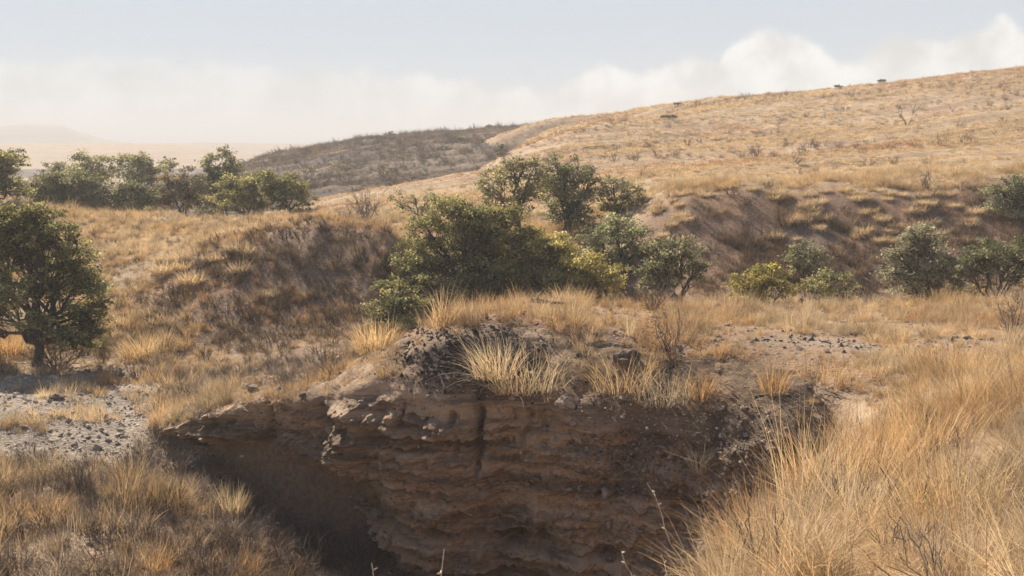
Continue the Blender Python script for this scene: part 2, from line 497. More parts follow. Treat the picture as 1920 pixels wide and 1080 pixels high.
def mat_bank():
    m, T = new_mat('bank_earth')
    pos = T.n('ShaderNodeNewGeometry').outputs['Position']
    s = T.n('ShaderNodeSeparateXYZ'); T.put(s.inputs[0], pos)
    mp = T.n('ShaderNodeMapping'); T.put(mp.inputs[0], pos); mp.inputs['Scale'].default_value = (0.35, 0.35, 4.2); mp.inputs['Rotation'].default_value = (0.02, 0.035, 0)
    band = T.noise(mp.outputs[0], 1.0, 7, 0.62)
    mp2 = T.n('ShaderNodeMapping'); T.put(mp2.inputs[0], pos); mp2.inputs['Scale'].default_value = (1.6, 1.6, 16.0)
    fine = T.noise(mp2.outputs[0], 1.0, 6, 0.68)
    blot = T.noise(pos, 0.8, 5, 0.6); grit = T.noise(pos, 22.0, 5, 0.75)
    col = T.mix(T.rng(band, 0.40, 0.60), c4(0.175, 0.122, 0.086), c4(0.54, 0.38, 0.25))
    col = T.mix(T.math('MULTIPLY', T.rng(blot, 0.45, 0.68), 0.5), col, c4(0.48, 0.335, 0.22))
    col = T.mix(T.math('MULTIPLY', T.rng(fine, 0.50, 0.66), 0.6), col, c4(0.50, 0.39, 0.285))
    col = T.mix(T.math('MULTIPLY', T.rng(grit, 0.55, 0.75), 0.5), col, c4(0.42, 0.34, 0.26))
    col = T.mix(T.math('MULTIPLY', T.rng(grit, 0.45, 0.30), 0.7), col, c4(0.055, 0.038, 0.029))
    at = T.n('ShaderNodeAttribute', attribute_name='cover')
    sc_ = T.n('ShaderNodeSeparateColor'); T.put(sc_.inputs[0], at.outputs['Color'])
    v = T.n('ShaderNodeTexVoronoi'); T.put(v.inputs['Vector'], pos); v.inputs['Scale'].default_value = 13.0
    bw = T.n('ShaderNodeRGBToBW'); T.put(bw.inputs[0], v.outputs['Color'])
    dark = T.mix(bw.outputs[0], c4(0.3, 0.3, 0.3), c4(0.8, 0.8, 0.8))
    dark = T.mix(1.0, dark, c4(0.13, 0.104, 0.09), 'MULTIPLY')
    col = T.mix(sc_.outputs[2], col, dark)
    col = T.mix(T.math('MULTIPLY', sc_.outputs[0], 0.8), col, T.mix(T.rng(grit, 0.3, 0.7), c4(0.20, 0.13, 0.08), c4(0.42, 0.29, 0.165)))
    h = T.math('ADD', T.math('MULTIPLY', grit, 0.5), T.math('MULTIPLY', fine, 0.8))
    finish(T, principled(T, col, 0.95, bump(T, h, 1.0, 0.09), 0.1))
    return m


def mat_plant(name, attr, attr_type, trans, var=0.25):
    """thin leaf or blade: colour from an attribute, light passes through"""
    m, T = new_mat(name)
    at = T.n('ShaderNodeAttribute', attribute_name=attr); at.attribute_type = attr_type
    col = at.outputs['Color']
    pos = T.n('ShaderNodeNewGeometry').outputs['Position']
    nz = T.noise(pos, 11.0, 3, 0.6)
    col = T.mix(1.0, col, T.mix(nz, c4(1 - var, 1 - var, 1 - var), c4(1 + var, 1 + var, 1 + var)), 'MULTIPLY')
    d = T.n('ShaderNodeBsdfDiffuse'); T.put(d.inputs[0], col)
    t = T.n('ShaderNodeBsdfTranslucent'); T.put(t.inputs[0], T.mix(1.0, col, c4(1.1, 1.0, 0.75), 'MULTIPLY'))
    mx = T.n('ShaderNodeMixShader'); mx.inputs[0].default_value = trans
    T.put(mx.inputs[1], d.outputs[0]); T.put(mx.inputs[2], t.outputs[0])
    finish(T, mx.outputs[0])
    return m


def mat_noise(name, a, b, scale=8.0, rough=0.9, bumpd=0.02, stretch=None):
    m, T = new_mat(name)
    tc = T.n('ShaderNodeTexCoord').outputs['Object']
    if stretch:
        mp = T.n('ShaderNodeMapping'); T.put(mp.inputs[0], tc); mp.inputs['Scale'].default_value = stretch; tc = mp.outputs[0]
    n = T.noise(tc, scale, 6, 0.68)
    oi = T.n('ShaderNodeObjectInfo')
    col = T.mix(T.rng(n, 0.3, 0.7), a, b)
    col = T.mix(1.0, col, T.mix(oi.outputs['Random'], c4(0.72, 0.72, 0.74), c4(1.25, 1.22, 1.18)), 'MULTIPLY')
    finish(T, principled(T, col, rough, bump(T, n, 0.8, bumpd), 0.15))
    return m


def mat_tint_solid(name):
    """stones of a scatter: tint carried by each copy"""
    m, T = new_mat(name)
    at = T.n('ShaderNodeAttribute', attribute_name='tint'); at.attribute_type = 'INSTANCER'
    tc = T.n('ShaderNodeTexCoord').outputs['Object']
    n = T.noise(tc, 3.0, 5, 0.7)
    col = T.mix(1.0, at.outputs['Color'], T.mix(n, c4(0.6, 0.6, 0.6), c4(1.35, 1.35, 1.35)), 'MULTIPLY')
    finish(T, principled(T, col, 0.9, None, 0.2))
    return m


M_GROUND, M_BANK = mat_ground(), mat_bank()
M_BLADE = mat_plant('dry_blade', 'tint', 'INSTANCER', 0.42)
M_CLUMP = mat_plant('clump_blade', 'tint', 'GEOMETRY', 0.42)
M_LEAF = mat_plant('oak_leaf', 'tint', 'GEOMETRY', 0.50)
M_STONE_S = mat_tint_solid('scatter_stone')
M_STONE = mat_noise('bank_stone', c4(0.16, 0.13, 0.11), c4(0.36, 0.30, 0.25), 9.0)
M_BOULDER = mat_noise('dark_boulder', c4(0.075, 0.055, 0.045), c4(0.19, 0.14, 0.11), 9.0)
M_BARK = mat_noise('oak_bark', c4(0.06, 0.05, 0.042), c4(0.17, 0.14, 0.118), 14.0, stretch=(1, 1, 0.25))
M_TWIG = mat_noise('dry_twig', c4(0.10, 0.08, 0.068), c4(0.24, 0.20, 0.17), 12.0)
M_STRAW = mat_noise('pale_stalk', c4(0.42, 0.36, 0.27), c4(0.66, 0.58, 0.46), 20.0)
M_LOG = mat_noise('weathered_log', c4(0.16, 0.115, 0.085), c4(0.40, 0.31, 0.23), 10.0, stretch=(0.3, 2, 2))

# ------------------------------------------------------------------ the ground, one sheet from behind the eye to the horizon
ROWS, COLS = 760, 470
Dr = np.concatenate([np.geomspace(5.0, 22.0, 90, endpoint=False), np.geomspace(22.0, 70.0, 300, endpoint=False), np.geomspace(70.0, 330.0, 270, endpoint=False), np.geomspace(330.0, 6000.0, 100)])
ac = np.linspace(-1, 1, COLS); ac = 0.55 * ac + 0.75 * ac ** 5 + 0.05 * ac
A2, D2 = np.meshgrid(ac, Dr)
GX, GY = A2 * (D2 + 2), D2 - 12.0
GZ, GSD, GCL = land(GX, GY)


def cover(x, y, z):
    """what lies on the soil: golden litter, red earth, gravel (0..1 each)"""
    u, v = proj(x, y, z)
    n = fbm(x / 4.0, y / 4.0, octaves=4, seed=41)
    n2 = fbm(x / 1.2, y / 1.2, octaves=3, seed=42)
    gold = np.full(x.shape, 0.75); red = np.zeros(x.shape); gravel = np.zeros(x.shape)
    # left wash of pale cobbles
    g = sstep(-x, 7.0, 9.5) * sstep(y, 15.5, 18.5 ) * (1 - sstep(y, 25.5, 28.0 ))
    g = g * sstep(-(x + 0.42 * y) + 1.2 * n, -0.4, 0.8) 
    gravel = np.maximum(gravel, g)
    # gully floor
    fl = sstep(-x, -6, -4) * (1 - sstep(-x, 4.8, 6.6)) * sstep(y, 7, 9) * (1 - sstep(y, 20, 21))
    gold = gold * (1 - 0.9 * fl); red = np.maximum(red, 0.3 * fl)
    # plateau stony patch and dark dome
    pl = gauss(x, y, 7.8, 17.2, 2.6, 0.9) + 0.7 * gauss(x, y, 3.2, 18.2, 1.6, 1.2)
    gravel = np.maximum(gravel, np.clip(pl * 1.3 + 0.5 * n2 - 0.3, 0, 1) * (y < 24) * (y > 14))
    plat = sstep(y, 13, 15) * (1 - sstep(y, 24, 26)) * sstep(x, 1.0, 3.0)
    red = np.maximum(red, 0.6 * plat * np.clip(0.4 + n, 0, 1)); gold = gold * (1 - 0.45 * plat)
    # mound face beside the big oak and the bank under the golden hill
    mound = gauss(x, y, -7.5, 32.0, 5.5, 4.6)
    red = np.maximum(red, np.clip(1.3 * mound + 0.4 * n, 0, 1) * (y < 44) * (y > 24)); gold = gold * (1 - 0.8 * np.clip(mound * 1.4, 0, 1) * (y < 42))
    esc = sstep(y, 31, 34) * (1 - sstep(y + 1.0 * n, 40.0, 42.0)) * sstep(x, 4, 7)
    red = np.maximum(red, esc * np.clip(0.85 + 0.5 * n, 0, 1)); gold = gold * (1 - 0.9 * esc)
    # wash behind the plateau
    w = sstep(y, 22, 25) * (1 - sstep(y, 33, 36)) * sstep(x, -4, -1)
    gold = gold * (1 - 0.4 * w)
    # golden hill and the brown one behind
    hill = sstep(y, 41, 43) * sstep(x, 3, 8) + sstep(y, 50, 56) * (x < 8) * (1 - sstep(y, 170, 200))
    gold = np.where(hill > 0.5, np.clip(0.86 + 0.35 * n, 0.3, 1), gold)
    br = (np.abs(brown_hill(x, y) - z) < 1.2) & (y > 92) & (y < 330)
    gold = np.where(br, np.clip(0.12 + 0.3 * n, 0, 0.5), gold); red = np.where(br, 0.55, red)
    gold = np.where(y > 330, 0.9, gold)
    return np.stack([np.clip(gold, 0, 1), np.clip(red, 0, 1), np.clip(gravel, 0, 1)], -1)


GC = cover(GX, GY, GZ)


def dark_soil(x, y, z):
    """dark gravel of the dome deepened for shade, shade painted into the gully floor and brush litter on the two red slopes"""
    u, v = proj(x, y, z)
    n = fbm(x / 0.9, y / 0.9, octaves=4, seed=45)
    dome = np.exp(-((u - 900) / 130) ** 2 - ((v - 670) / 58) ** 2) * (y > 14) * (y < 20.5)  # dark gravel, with shade of the backlit slope painted in
    gul = (x > -5.6) * (x < 5.5) * sstep(y, 8, 10) * (1 - sstep(y, 18.6, 19.6)) * (z < E - 6.5) * sstep(x, -5.9, -4.9)  # gully floor colour darkened to stand in for cast shade
    big = fbm(x / 6.0, y / 6.0, octaves=3, seed=46)
    esc = sstep(y, 32, 34) * (1 - sstep(y, 39.5, 41.5)) * sstep(x, 4, 7) * (1 - 0.5 * sstep(x, 14, 20)) * sstep(big + 0.5 * n, -0.5, 0.3)
    br = (np.abs(brown_hill(x, y) - z) < 1.5) & (y > 92) & (y < 330) & (x < 0.12 * y)
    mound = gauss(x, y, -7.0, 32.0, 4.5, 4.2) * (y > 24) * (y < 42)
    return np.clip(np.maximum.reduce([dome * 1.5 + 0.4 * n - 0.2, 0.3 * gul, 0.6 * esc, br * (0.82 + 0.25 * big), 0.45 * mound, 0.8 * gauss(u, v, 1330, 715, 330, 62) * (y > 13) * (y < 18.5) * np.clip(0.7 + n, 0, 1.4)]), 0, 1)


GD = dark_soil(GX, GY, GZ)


def grid_faces(r, c):
    i = np.arange(r * c).reshape(r, c)
    return np.stack([i[:-1, :-1], i[:-1, 1:], i[1:, 1:], i[1:, :-1]], -1).reshape(-1, 4)


V = np.stack([GX, GY, GZ], -1).reshape(-1, 3)
FA = grid_faces(*GX.shape)
fy = GY.ravel()[FA].mean(1); fx = GX.ravel()[FA].mean(1); fz = GZ.ravel()[FA].mean(1)
is_mesa = fy > 1240
is_brown = (np.abs(brown_hill(fx, fy) - fz) < 1.5) & (fy > 92) & (fy <= 330) & (fx < 0.12 * fy)
is_hill = (~is_brown) & (fy > 55) & (fy <= 330) & (fx > -0.12 * fy)
is_far = (fy > 330) & (~is_mesa)
is_near = ~(is_mesa | is_brown | is_hill | is_far)
for nm, sel, lab in (('ground', is_near, 'dry tan ground of the wash, slopes and bench around the gully'),
                     ('hill', is_hill, 'golden grassy hill rising to the upper right skyline'),
                     ('hill', is_brown, 'dull brown scrubby hill between the golden hill and the plain'),
                     ('far_plain', is_far, 'hazy pale golden plain and low ridges on the horizon'),
                     ('mountain', is_mesa, 'faint flat-topped mountain in the haze at far left')):
    f = FA[sel]
    used, inv = np.unique(f, return_inverse=True)
    me = mesh_np(nm, V[used], inv.reshape(-1, 4))
    color_attr(me, 'cover', GC.reshape(-1, 3)[used])
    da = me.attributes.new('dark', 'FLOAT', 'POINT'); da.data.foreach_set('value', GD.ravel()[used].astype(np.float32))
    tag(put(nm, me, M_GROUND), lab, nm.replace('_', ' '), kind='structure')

# ------------------------------------------------------------------ the cut bank across the gully
NS, NTT = 860, 300
rim = np.array(RIM)
seg = np.r_[0, np.cumsum(np.hypot(*np.diff(rim, axis=0).T))]
S_LEN = seg[-1]
ss = np.linspace(0, S_LEN, NS)
rx, ry = np.interp(ss, seg, rim[:, 0]), np.interp(ss, seg, rim[:, 1])
def smooth(a, w=61):
    k = np.hanning(w); k /= k.sum()
    return np.convolve(np.pad(a, w // 2, mode='reflect', reflect_type='odd'), k, mode='valid')
rx, ry = smooth(rx), smooth(ry)
tx, ty = np.gradient(smooth(rx, 161)), np.gradient(smooth(ry, 161))
ln = np.hypot(tx, ty); ox, oy = ty / ln, -tx / ln        # outward, towards the gully
# uneven rim
jag = 0.26 * fbm(ss / 1.5, ss * 0, octaves=4, seed=61)
rx = rx + ox * jag; ry = ry + oy * jag
rz = bench_z(rx, ry)
ru, _ = proj(rx, ry, rz)
floor_z = LO(rx + ox * 1.2, ry + oy * 1.2) - 0.35
H = rz - floor_z
# how far the foot stands out in front of the rim along the bank
lean = np.interp(ru, [250, 500, 620, 720, 800, 1000, 1150, 1250, 1400, 1600], [0.15, 0.10, 0.25, 0.45, 0.5, 0.75, 1.3, 1.9, 2.3, 1.6])
under = np.interp(ru, [250, 340, 430, 520, 640, 720, 760, 800], [0.05, 0.15, 0.60, 0.95, 0.85, 0.40, 0.1, 0.0])   # undercut at the foot
tt = np.linspace(0, 1, NTT)
TOP, APR = 0.16, 0.93
BV = np.zeros((NS, NTT, 3)); BC = np.zeros((NS, NTT, 3))
for j, t in enumerate(tt):
    if t <= TOP:                       # strip lying on the plateau
        q = 1 - t / TOP
        px, py = rx - ox * 2.1 * q, ry - oy * 2.1 * q
        pz = bench_z(px, py) + 0.035 - 0.25 * sstep(q, 0.8, 1.0)
        pz = np.where(q < 0.25, pz - 0.14 * (1 - q / 0.25) ** 2, pz)
        n = 0.05 * fbm(px * 2.2, py * 2.2, octaves=4, seed=63)
        BV[:, j] = np.stack([px, py, pz + n], -1)
    else:
        h = min(1.0, (t - TOP) / (APR - TOP))      # 0 rim .. 1 foot
        z = rz - 0.14 - (H - 0.14) * h
        a = ss * 1.0
        w1 = fbm(a / 3.0, z / 3.0, octaves=3, seed=65)
        zl = z + 0.05 * a * 0.25 + 0.16 * w1           # warped bedding height
        # beds of different hardness: each bed has its own ledge depth
        bed = zl / 0.34
        bi = np.floor(bed); bf = bed - bi
        lay0 = _hash(bi, bi * 0, bi * 0, 5); lay1 = _hash(bi + 1, bi * 0, bi * 0, 5)
        lay = lay0 + (lay1 - lay0) * sstep(bf, 0.72, 1.0)
        bed2 = zl / 0.11
        b2 = np.floor(bed2); l2 = _hash(b2, b2 * 0, b2 * 0, 9) + (_hash(b2 + 1, b2 * 0, b2 * 0, 9) - _hash(b2, b2 * 0, b2 * 0, 9)) * sstep(bed2 - b2, 0.6, 1.0)
        # broken blocks within each bed
        cs = a / 0.62 + 0.37 * bi + 0.25 * w1; ci = np.floor(cs); cf = cs - ci
        blk = _hash(ci, bi, bi * 0, 15); blk = blk + (_hash(ci + 1, bi, bi * 0, 15) - blk) * sstep(cf, 0.86, 1.0)
        cs2 = a / 0.21 + 0.61 * b2; ci2 = np.floor(cs2)
        blk2 = _hash(ci2, b2, b2 * 0, 16); blk2 = blk2 + (_hash(ci2 + 1, b2, b2 * 0, 16) - blk2) * sstep(cs2 - ci2, 0.7, 1.0)
        patch = sstep(fbm(a / 1.6, z / 0.9, octaves=3, seed=66), -0.35, 0.5)
        env = sstep(np.full_like(a, h), 0.0, 0.08)
        dsp = (0.42 * (lay - 0.5) + 0.14 * (l2 - 0.5)) * (0.3 + 0.9 * patch) * (0.55 + 0.6 * sstep(np.full_like(a, h), 0.35, 0.6)) * env
        dsp += (0.17 * (blk - 0.5) + 0.08 * (blk2 - 0.5)) * (0.4 + 0.8 * patch) * env
        dsp += 0.06 * fbm(a * 7.0, z * 9.0, octaves=3, seed=78, gain=0.7) * env
        dsp += (0.22 * fbm(a / 2.6, z / 2.2, octaves=3, seed=67) + 0.34 * (0.45 - np.abs(fbm(a / 1.9 + 0.12 * w1, z / 7.0, octaves=2, seed=76))) * (1 - 0.7 * h)) * env
        dsp += (0.10 * fbm(a * 2.0, z * 3.0, octaves=5, seed=68, gain=0.62) + 0.10 * (0.5 - np.abs(fbm(a * 0.9, z * 1.6, octaves=4, seed=77, gain=0.6)))) * env
        # vertical rills and one deep crack
        rill = np.abs(fbm(a / 1.1 + 0.2 * z, z / 6.0, octaves=2, seed=69))
        dsp -= 0.05 * np.clip(0.28 - rill, 0, 1) / 0.28 * env
        su = ru
        for uc, wd, dp, h0, h1 in ((884, 7, 0.40, 0.02, 0.34), (845, 6, 0.18, 0.02, 0.26), (505, 4, 0.30, 0.0, 0.8), (742, 5, 0.14, 0.05, 0.3), (985, 7, 0.16, 0.02, 0.22)):
            dsp -= dp * np.exp(-((su - uc - 8 * w1 - 9 * fbm(z * 1.6, z * 0 + uc, octaves=3, seed=79)) / wd) ** 2) * float(sstep(h, h0 - .03, h0 + .02) * (1 - sstep(h, h1 - 0.06, h1 + .02)))
        # hollows washed out under hard beds
        for uc, hc, wu, wh, dp in ((805, 0.62, 48, 0.022, 0.42), (972, 0.67, 16, 0.028, 0.5), (1150, 0.69, 28, 0.034, 0.55), (985, 0.78, 60, 0.03, 0.22), (1180, 0.86, 60, 0.04, 0.3), (690, 0.50, 40, 0.02, 0.2)):
            dsp -= dp * np.exp(-((su - uc) / wu) ** 2) * np.exp(-((h - hc - 0.03 * w1) / wh) ** 2)
        out = lean * (h ** 1.15)
        # hard shelf that sticks out above the undercut
        un = under * (sstep(np.full_like(a, h) + np.interp(ru, [420, 520, 640, 700], [0.08, 0.08, 0.0, 0.0]), 0.38, 0.58))
        shelf = 0.25 * under * np.exp(-((h - 0.38) / 0.14) ** 2)
        o_ = out + dsp + shelf - un
        if t > APR:
            o_ = o_ + 0.9 * (t - APR) / (1 - APR) + un * (t - APR) / (1 - APR)
            z = z - 0.2 * (t - APR) / (1 - APR)
        z = z + 0.03 * fbm(a * 1.7, z * 3.0, octaves=2, seed=70)
        BV[:, j] = np.stack([rx + ox * o_, ry + oy * o_, z], -1)
    BV[:, j, 2] -= 1.3 * sstep(ss, S_LEN - 3.6, S_LEN - 1.4)
    uu, vv = proj(BV[:, j, 0], BV[:, j, 1], BV[:, j, 2])
    nn = fbm(BV[:, j, 0] * 1.1, BV[:, j, 1] * 1.1, BV[:, j, 2] * 1.1, octaves=3, seed=71)
    dome = np.exp(-((uu - 900) / 130) ** 2 - ((vv - 675) / 62) ** 2)  # dark gravel cap, colour also deepened for shade on its slope
    rub = sstep(uu, 1060, 1180) * (1 - sstep(vv + 60 * nn, 880, 960))
    BC[:, j, 2] = np.clip(np.maximum(dome * 1.6, rub * 0.75) + 0.35 * nn - 0.15, 0, 1)
    if t <= TOP:
        BC[:, j, 2] = np.maximum(BC[:, j, 2], np.clip(0.55 * sstep(uu, 1030, 1120) + 0.45 * (1 - sstep(uu, 600, 700)) + 0.5 * nn, 0, 0.9))
        BC[:, j, 0] = (1 - sstep(uu, 1350, 1480)) * (1 - sstep(t / TOP, 0.75, 1.0)) * np.clip(0.6 + nn, 0, 1) * (1 - np.clip(dome * 1.5, 0, 1))
FB = grid_faces(NS, NTT)[:, ::-1]
bank_me = mesh_np('arroyo_bank', BV.reshape(-1, 3), FB)
color_attr(bank_me, 'cover', BC.reshape(-1, 3))
bank = put('arroyo_bank', bank_me, M_BANK)
tag(bank, 'eroded brown earth bank with layered beds and a dark undercut', 'bank', kind='structure')

# ------------------------------------------------------------------ growing things: builders
def ground_z(x, y):
    return float(land(np.array([x]), np.array([y]), cut=False)[0][0])


def frame_of(d):
    d = d / (np.linalg.norm(d) + 1e-9)
    a = np.array([0, 0, 1.0]) if abs(d[2]) < 0.9 else np.array([1.0, 0, 0])
    s = np.cross(d, a); s /= np.linalg.norm(s)
    return s, np.cross(s, d)


class Tubes:
    def __init__(self):
        self.V, self.F, self.n = [], [], 0
    def add(self, pts, rad, sides=5):
        pts = np.asarray(pts, float); m = len(pts)
        ang = np.arange(sides) * 2 * math.pi / sides
        for i in range(m):
            d = pts[min(i + 1, m - 1)] - pts[max(i - 1, 0)]
            s, t = frame_of(d)
            self.V.append(pts[i] + rad[i] * (np.cos(ang)[:, None] * s + np.sin(ang)[:, None] * t))
        b = self.n
        for i in range(m - 1):
            for j in range(sides):
                j2 = (j + 1) % sides
                self.F.append((b + i * sides + j, b + i * sides + j2, b + (i + 1) * sides + j2, b + (i + 1) * sides + j))
        self.n += m * sides
    def mesh(self, name):
        return mesh_np(name, np.concatenate(self.V), np.array(self.F))


def bent(a, b, n, wob, r, sag=0.0):
    a, b = np.asarray(a, float), np.asarray(b, float)
    L = np.linalg.norm(b - a)
    t = np.linspace(0, 1, n)[:, None]
    p = a + (b - a) * t
    w = r.normal(0, 1, (n, 3)) * wob * L
    w[0] = 0; w[-1] = 0
    p = p + w
    p[:, 2] += sag * L * (4 * t[:, 0] * (1 - t[:, 0]))
    return p


def leaf_mesh(name, C, size, tint, r, up=1.0, aspect=0.55):
    """one diamond-shaped leaf face for each centre"""
    n = len(C)
    nrm = r.normal(0, 1, (n, 3)); nrm[:, 2] += up
    nrm /= np.linalg.norm(nrm, axis=1, keepdims=True)
    a = r.normal(0, 1, (n, 3)); a -= nrm * (a * nrm).sum(1, keepdims=True); a /= np.linalg.norm(a, axis=1, keepdims=True)
    b = np.cross(nrm, a)
    s = np.asarray(size)[:, None]
    V = np.stack([C - a * s, C + b * s * aspect + nrm * s * 0.12, C + a * s, C - b * s * aspect + nrm * s * 0.12], 1).reshape(-1, 3)
    me = mesh_np(name, V, np.arange(4 * n).reshape(-1, 4), smooth=False)
    color_attr(me, 'tint', tint, 'FACE')
    return me


GREEN = np.array([0.185, 0.19, 0.105]); GREYG = np.array([0.235, 0.225, 0.165]); YELL = np.array([0.46, 0.39, 0.14]); OLIVE = np.array([0.28, 0.255, 0.135]); BROWNL = np.array([0.20, 0.155, 0.095])
KEEP_OFF = []   # (x, y, radius) where no grass grows up through a trunk


def oak(name, label, cat, Y, base_u, lobes, tints, leaf=0.075, dens=1.0, group=None, trunk_r=0.16, seed=1, base_y=None, fork=0.32, base_dz=0.0, open_=0.0, wide=1.10):
    r = np.random.default_rng(seed)
    by = Y if base_y is None else base_y
    bx = pix(base_u, 500, by)[0]
    bz = ground_z(bx, by) + base_dz
    base = np.array([bx, by, bz])
    cen, rad, tin = [], [], []
    for L in lobes:
        u, v, rp = L[0], L[1], L[2]
        dy = L[3] if len(L) > 3 else r.uniform(-0.5, 0.5) * rp / F * Y
        cen.append(np.array(pix(u, v, Y + dy))); rad.append(rp / F * Y)
        tin.append(L[4] if len(L) > 4 else 0.0)
    cen = np.array(cen); rad = np.array(rad) * wide
    mid = cen.mean(0)
    root = empty(name, tuple(base))
    tb = Tubes()
    fk = base + (mid - base) * fork
    fk[2] = base[2] + (mid[2] - base[2]) * fork
    tb.add(bent(base - [0, 0, 0.25], fk, 6, 0.035, r) - base, np.linspace(trunk_r * 1.5, trunk_r, 6), 8)
    CC, SS, TT = [], [], []
    for c, R, ty in zip(cen, rad, tin):
        limb = bent(fk, c, 7, 0.06, r, 0.10)
        tb.add(limb - base, np.linspace(trunk_r * 0.62, max(0.02, trunk_r * 0.16), 7), 6)
        ncl = int(np.clip(28 * (R * F / Y / 40.0) ** 1.6, 9, 64))
        for i in range(ncl):
            d = r.normal(0, 1, 3); d[2] = d[2] * 0.8 + 0.25; d /= np.linalg.norm(d)
            q = c + d * R * (r.uniform(0.2, 1.0) ** 0.55 * r.uniform(0.82, 1.22)) * np.array([1, 1, 0.84])
            if q[2] < bz + 0.25: q[2] = bz + 0.25 + 0.2 * r.random()
            st = limb[r.integers(3, 7)]
            tb.add(bent(st, q, 4, 0.07, r, 0.05) - base, np.linspace(max(0.014, trunk_r * 0.13), 0.008, 4), 4)
            if r.random() < open_ + 0.10: continue
            rc = min(R * r.uniform(0.16, 0.42), 0.011 * Y * r.uniform(0.7, 1.25))
            nl = int(dens * 130 * (rc / 0.28) ** 2 * (0.075 / leaf) ** 2)
            nl = max(nl, 16)
            g = r.normal(0, 1, (nl, 3)) * rc * np.array([0.55, 0.55, 0.30])
            CC.append(q + g)
            SS.append(leaf * 0.70 * r.uniform(0.6, 1.35, nl))
            base_t = tints[0] * (1 - ty) + YELL * ty
            ctint = base_t + (tints[1] - base_t) * r.random() * (1 - 0.7 * ty)
            TT.append(ctint * 1.2 * r.uniform(0.55, 1.6) * r.uniform(0.7, 1.3, (nl, 1)))
    put('trunk', tb.mesh('trunk'), M_BARK, root)
    C = np.concatenate(CC) - base
    put('crown', leaf_mesh('crown', C, np.concatenate(SS), np.concatenate(TT), r), M_LEAF, root)
    KEEP_OFF.append((bx, by, 0.3))
    return tag(root, label, cat, group)


def blades(r, n, h, r0, tilt, droop, width, seg=3, hvar=0.35, bias=(0, 0)):
    """n bent tapering blades from a disc of radius r0; returns verts, faces and blade index of each face"""
    az = r.uniform(0, 2 * math.pi, n); rr = r0 * np.sqrt(r.random(n))
    base = np.stack([rr * np.cos(az), rr * np.sin(az), np.full(n, -0.03)], -1)
    az2 = az + r.normal(0, 0.7, n)
    th = np.abs(r.normal(0, tilt, n)) * (0.35 + 0.65 * rr / max(r0, 1e-6)) + 0.03
    dr = np.abs(r.normal(droop, droop * 0.5, n))
    L = h * r.uniform(1 - hvar, 1 + hvar * 0.6, n)
    sa = az2 + math.pi / 2 + r.normal(0, 0.8, n)
    side = np.stack([np.cos(sa), np.sin(sa), np.zeros(n)], -1)
    p = base.copy(); rows = []
    for k in range(seg + 1):
        t = k / seg
        w = width * (1 - t) ** 0.75 + 0.0006
        rows.append(p - side * w); rows.append(p + side * w)
        a = th + dr * ((k + 1) / seg) ** 1.5
        dirv = np.stack([np.sin(a) * np.cos(az2) + bias[0] * t, np.sin(a) * np.sin(az2) + bias[1] * t, np.cos(a)], -1)
        p = p + dirv * (L / seg)[:, None]
    V = np.stack(rows, 1)            # n, 2(seg+1), 3
    m = 2 * (seg + 1)
    b = (np.arange(n) * m)[:, None]
    Fq = np.concatenate([b + np.array([[2 * k, 2 * k + 1, 2 * k + 3, 2 * k + 2]]) for k in range(seg)], 0)
    bi = np.tile(np.arange(n), seg)
    return V.reshape(-1, 3), Fq, bi


def twig_mesh(name, r, stems, h, spread, thick=0.008, levels=2, sides=3):
    tb = Tubes()
    def grow(p, d, L, rd, lev):
        q = p + d * L
        pts = bent(p, q, 4, 0.05, r)
        tb.add(pts, np.linspace(rd, rd * 0.45, 4), sides)
        if lev == 0: return
        for k in range(r.integers(3, 6)):
            st = pts[r.integers(1, 4)]
            nd = d + r.normal(0, 0.55, 3); nd[2] += 0.12; nd /= np.linalg.norm(nd)
            grow(st, nd, L * r.uniform(0.4, 0.7), rd * 0.55, lev - 1)
    for i in range(stems):
        a = r.uniform(0, 2 * math.pi); s = r.uniform(0.1, 1.0) * spread
        d = np.array([math.cos(a) * s, math.sin(a) * s, 1.0]); d /= np.linalg.norm(d)
        grow(np.array([0.06 * math.cos(a), 0.06 * math.sin(a), -0.05]), d, h * r.uniform(0.45, 0.75), thick * r.uniform(0.7, 1.2), levels)
    return tb.mesh(name)


def stone_mesh(name, r, flat=0.6):
    import bmesh
    bm = bmesh.new()
    p = r.normal(0, 1, (15, 3)); p /= np.linalg.norm(p, axis=1, keepdims=True)
    p *= r.uniform(0.8, 1.0, (15, 1)) * np.array([0.5, 0.5 * r.uniform(0.6, 0.95), 0.5 * flat * r.uniform(0.7, 1.2)])
    for q in p: bm.verts.new(q)
    res = bmesh.ops.convex_hull(bm, input=bm.verts)
    bmesh.ops.delete(bm, geom=[v for v in res['geom_interior'] if isinstance(v, bmesh.types.BMVert)], context='VERTS')
    me = bpy.data.meshes.new(name); bm.to_mesh(me); bm.free()
    return me


def proto_set(name, meshes, mat):
    """copies for a scatter, kept out of the scene itself"""
    c = bpy.data.collections.new(name)
    for i, me in enumerate(meshes):
        if not me.materials: me.materials.append(mat)
        o = bpy.data.objects.new('%s_%02d' % (name, i), me)
        c.objects.link(o)
    return c


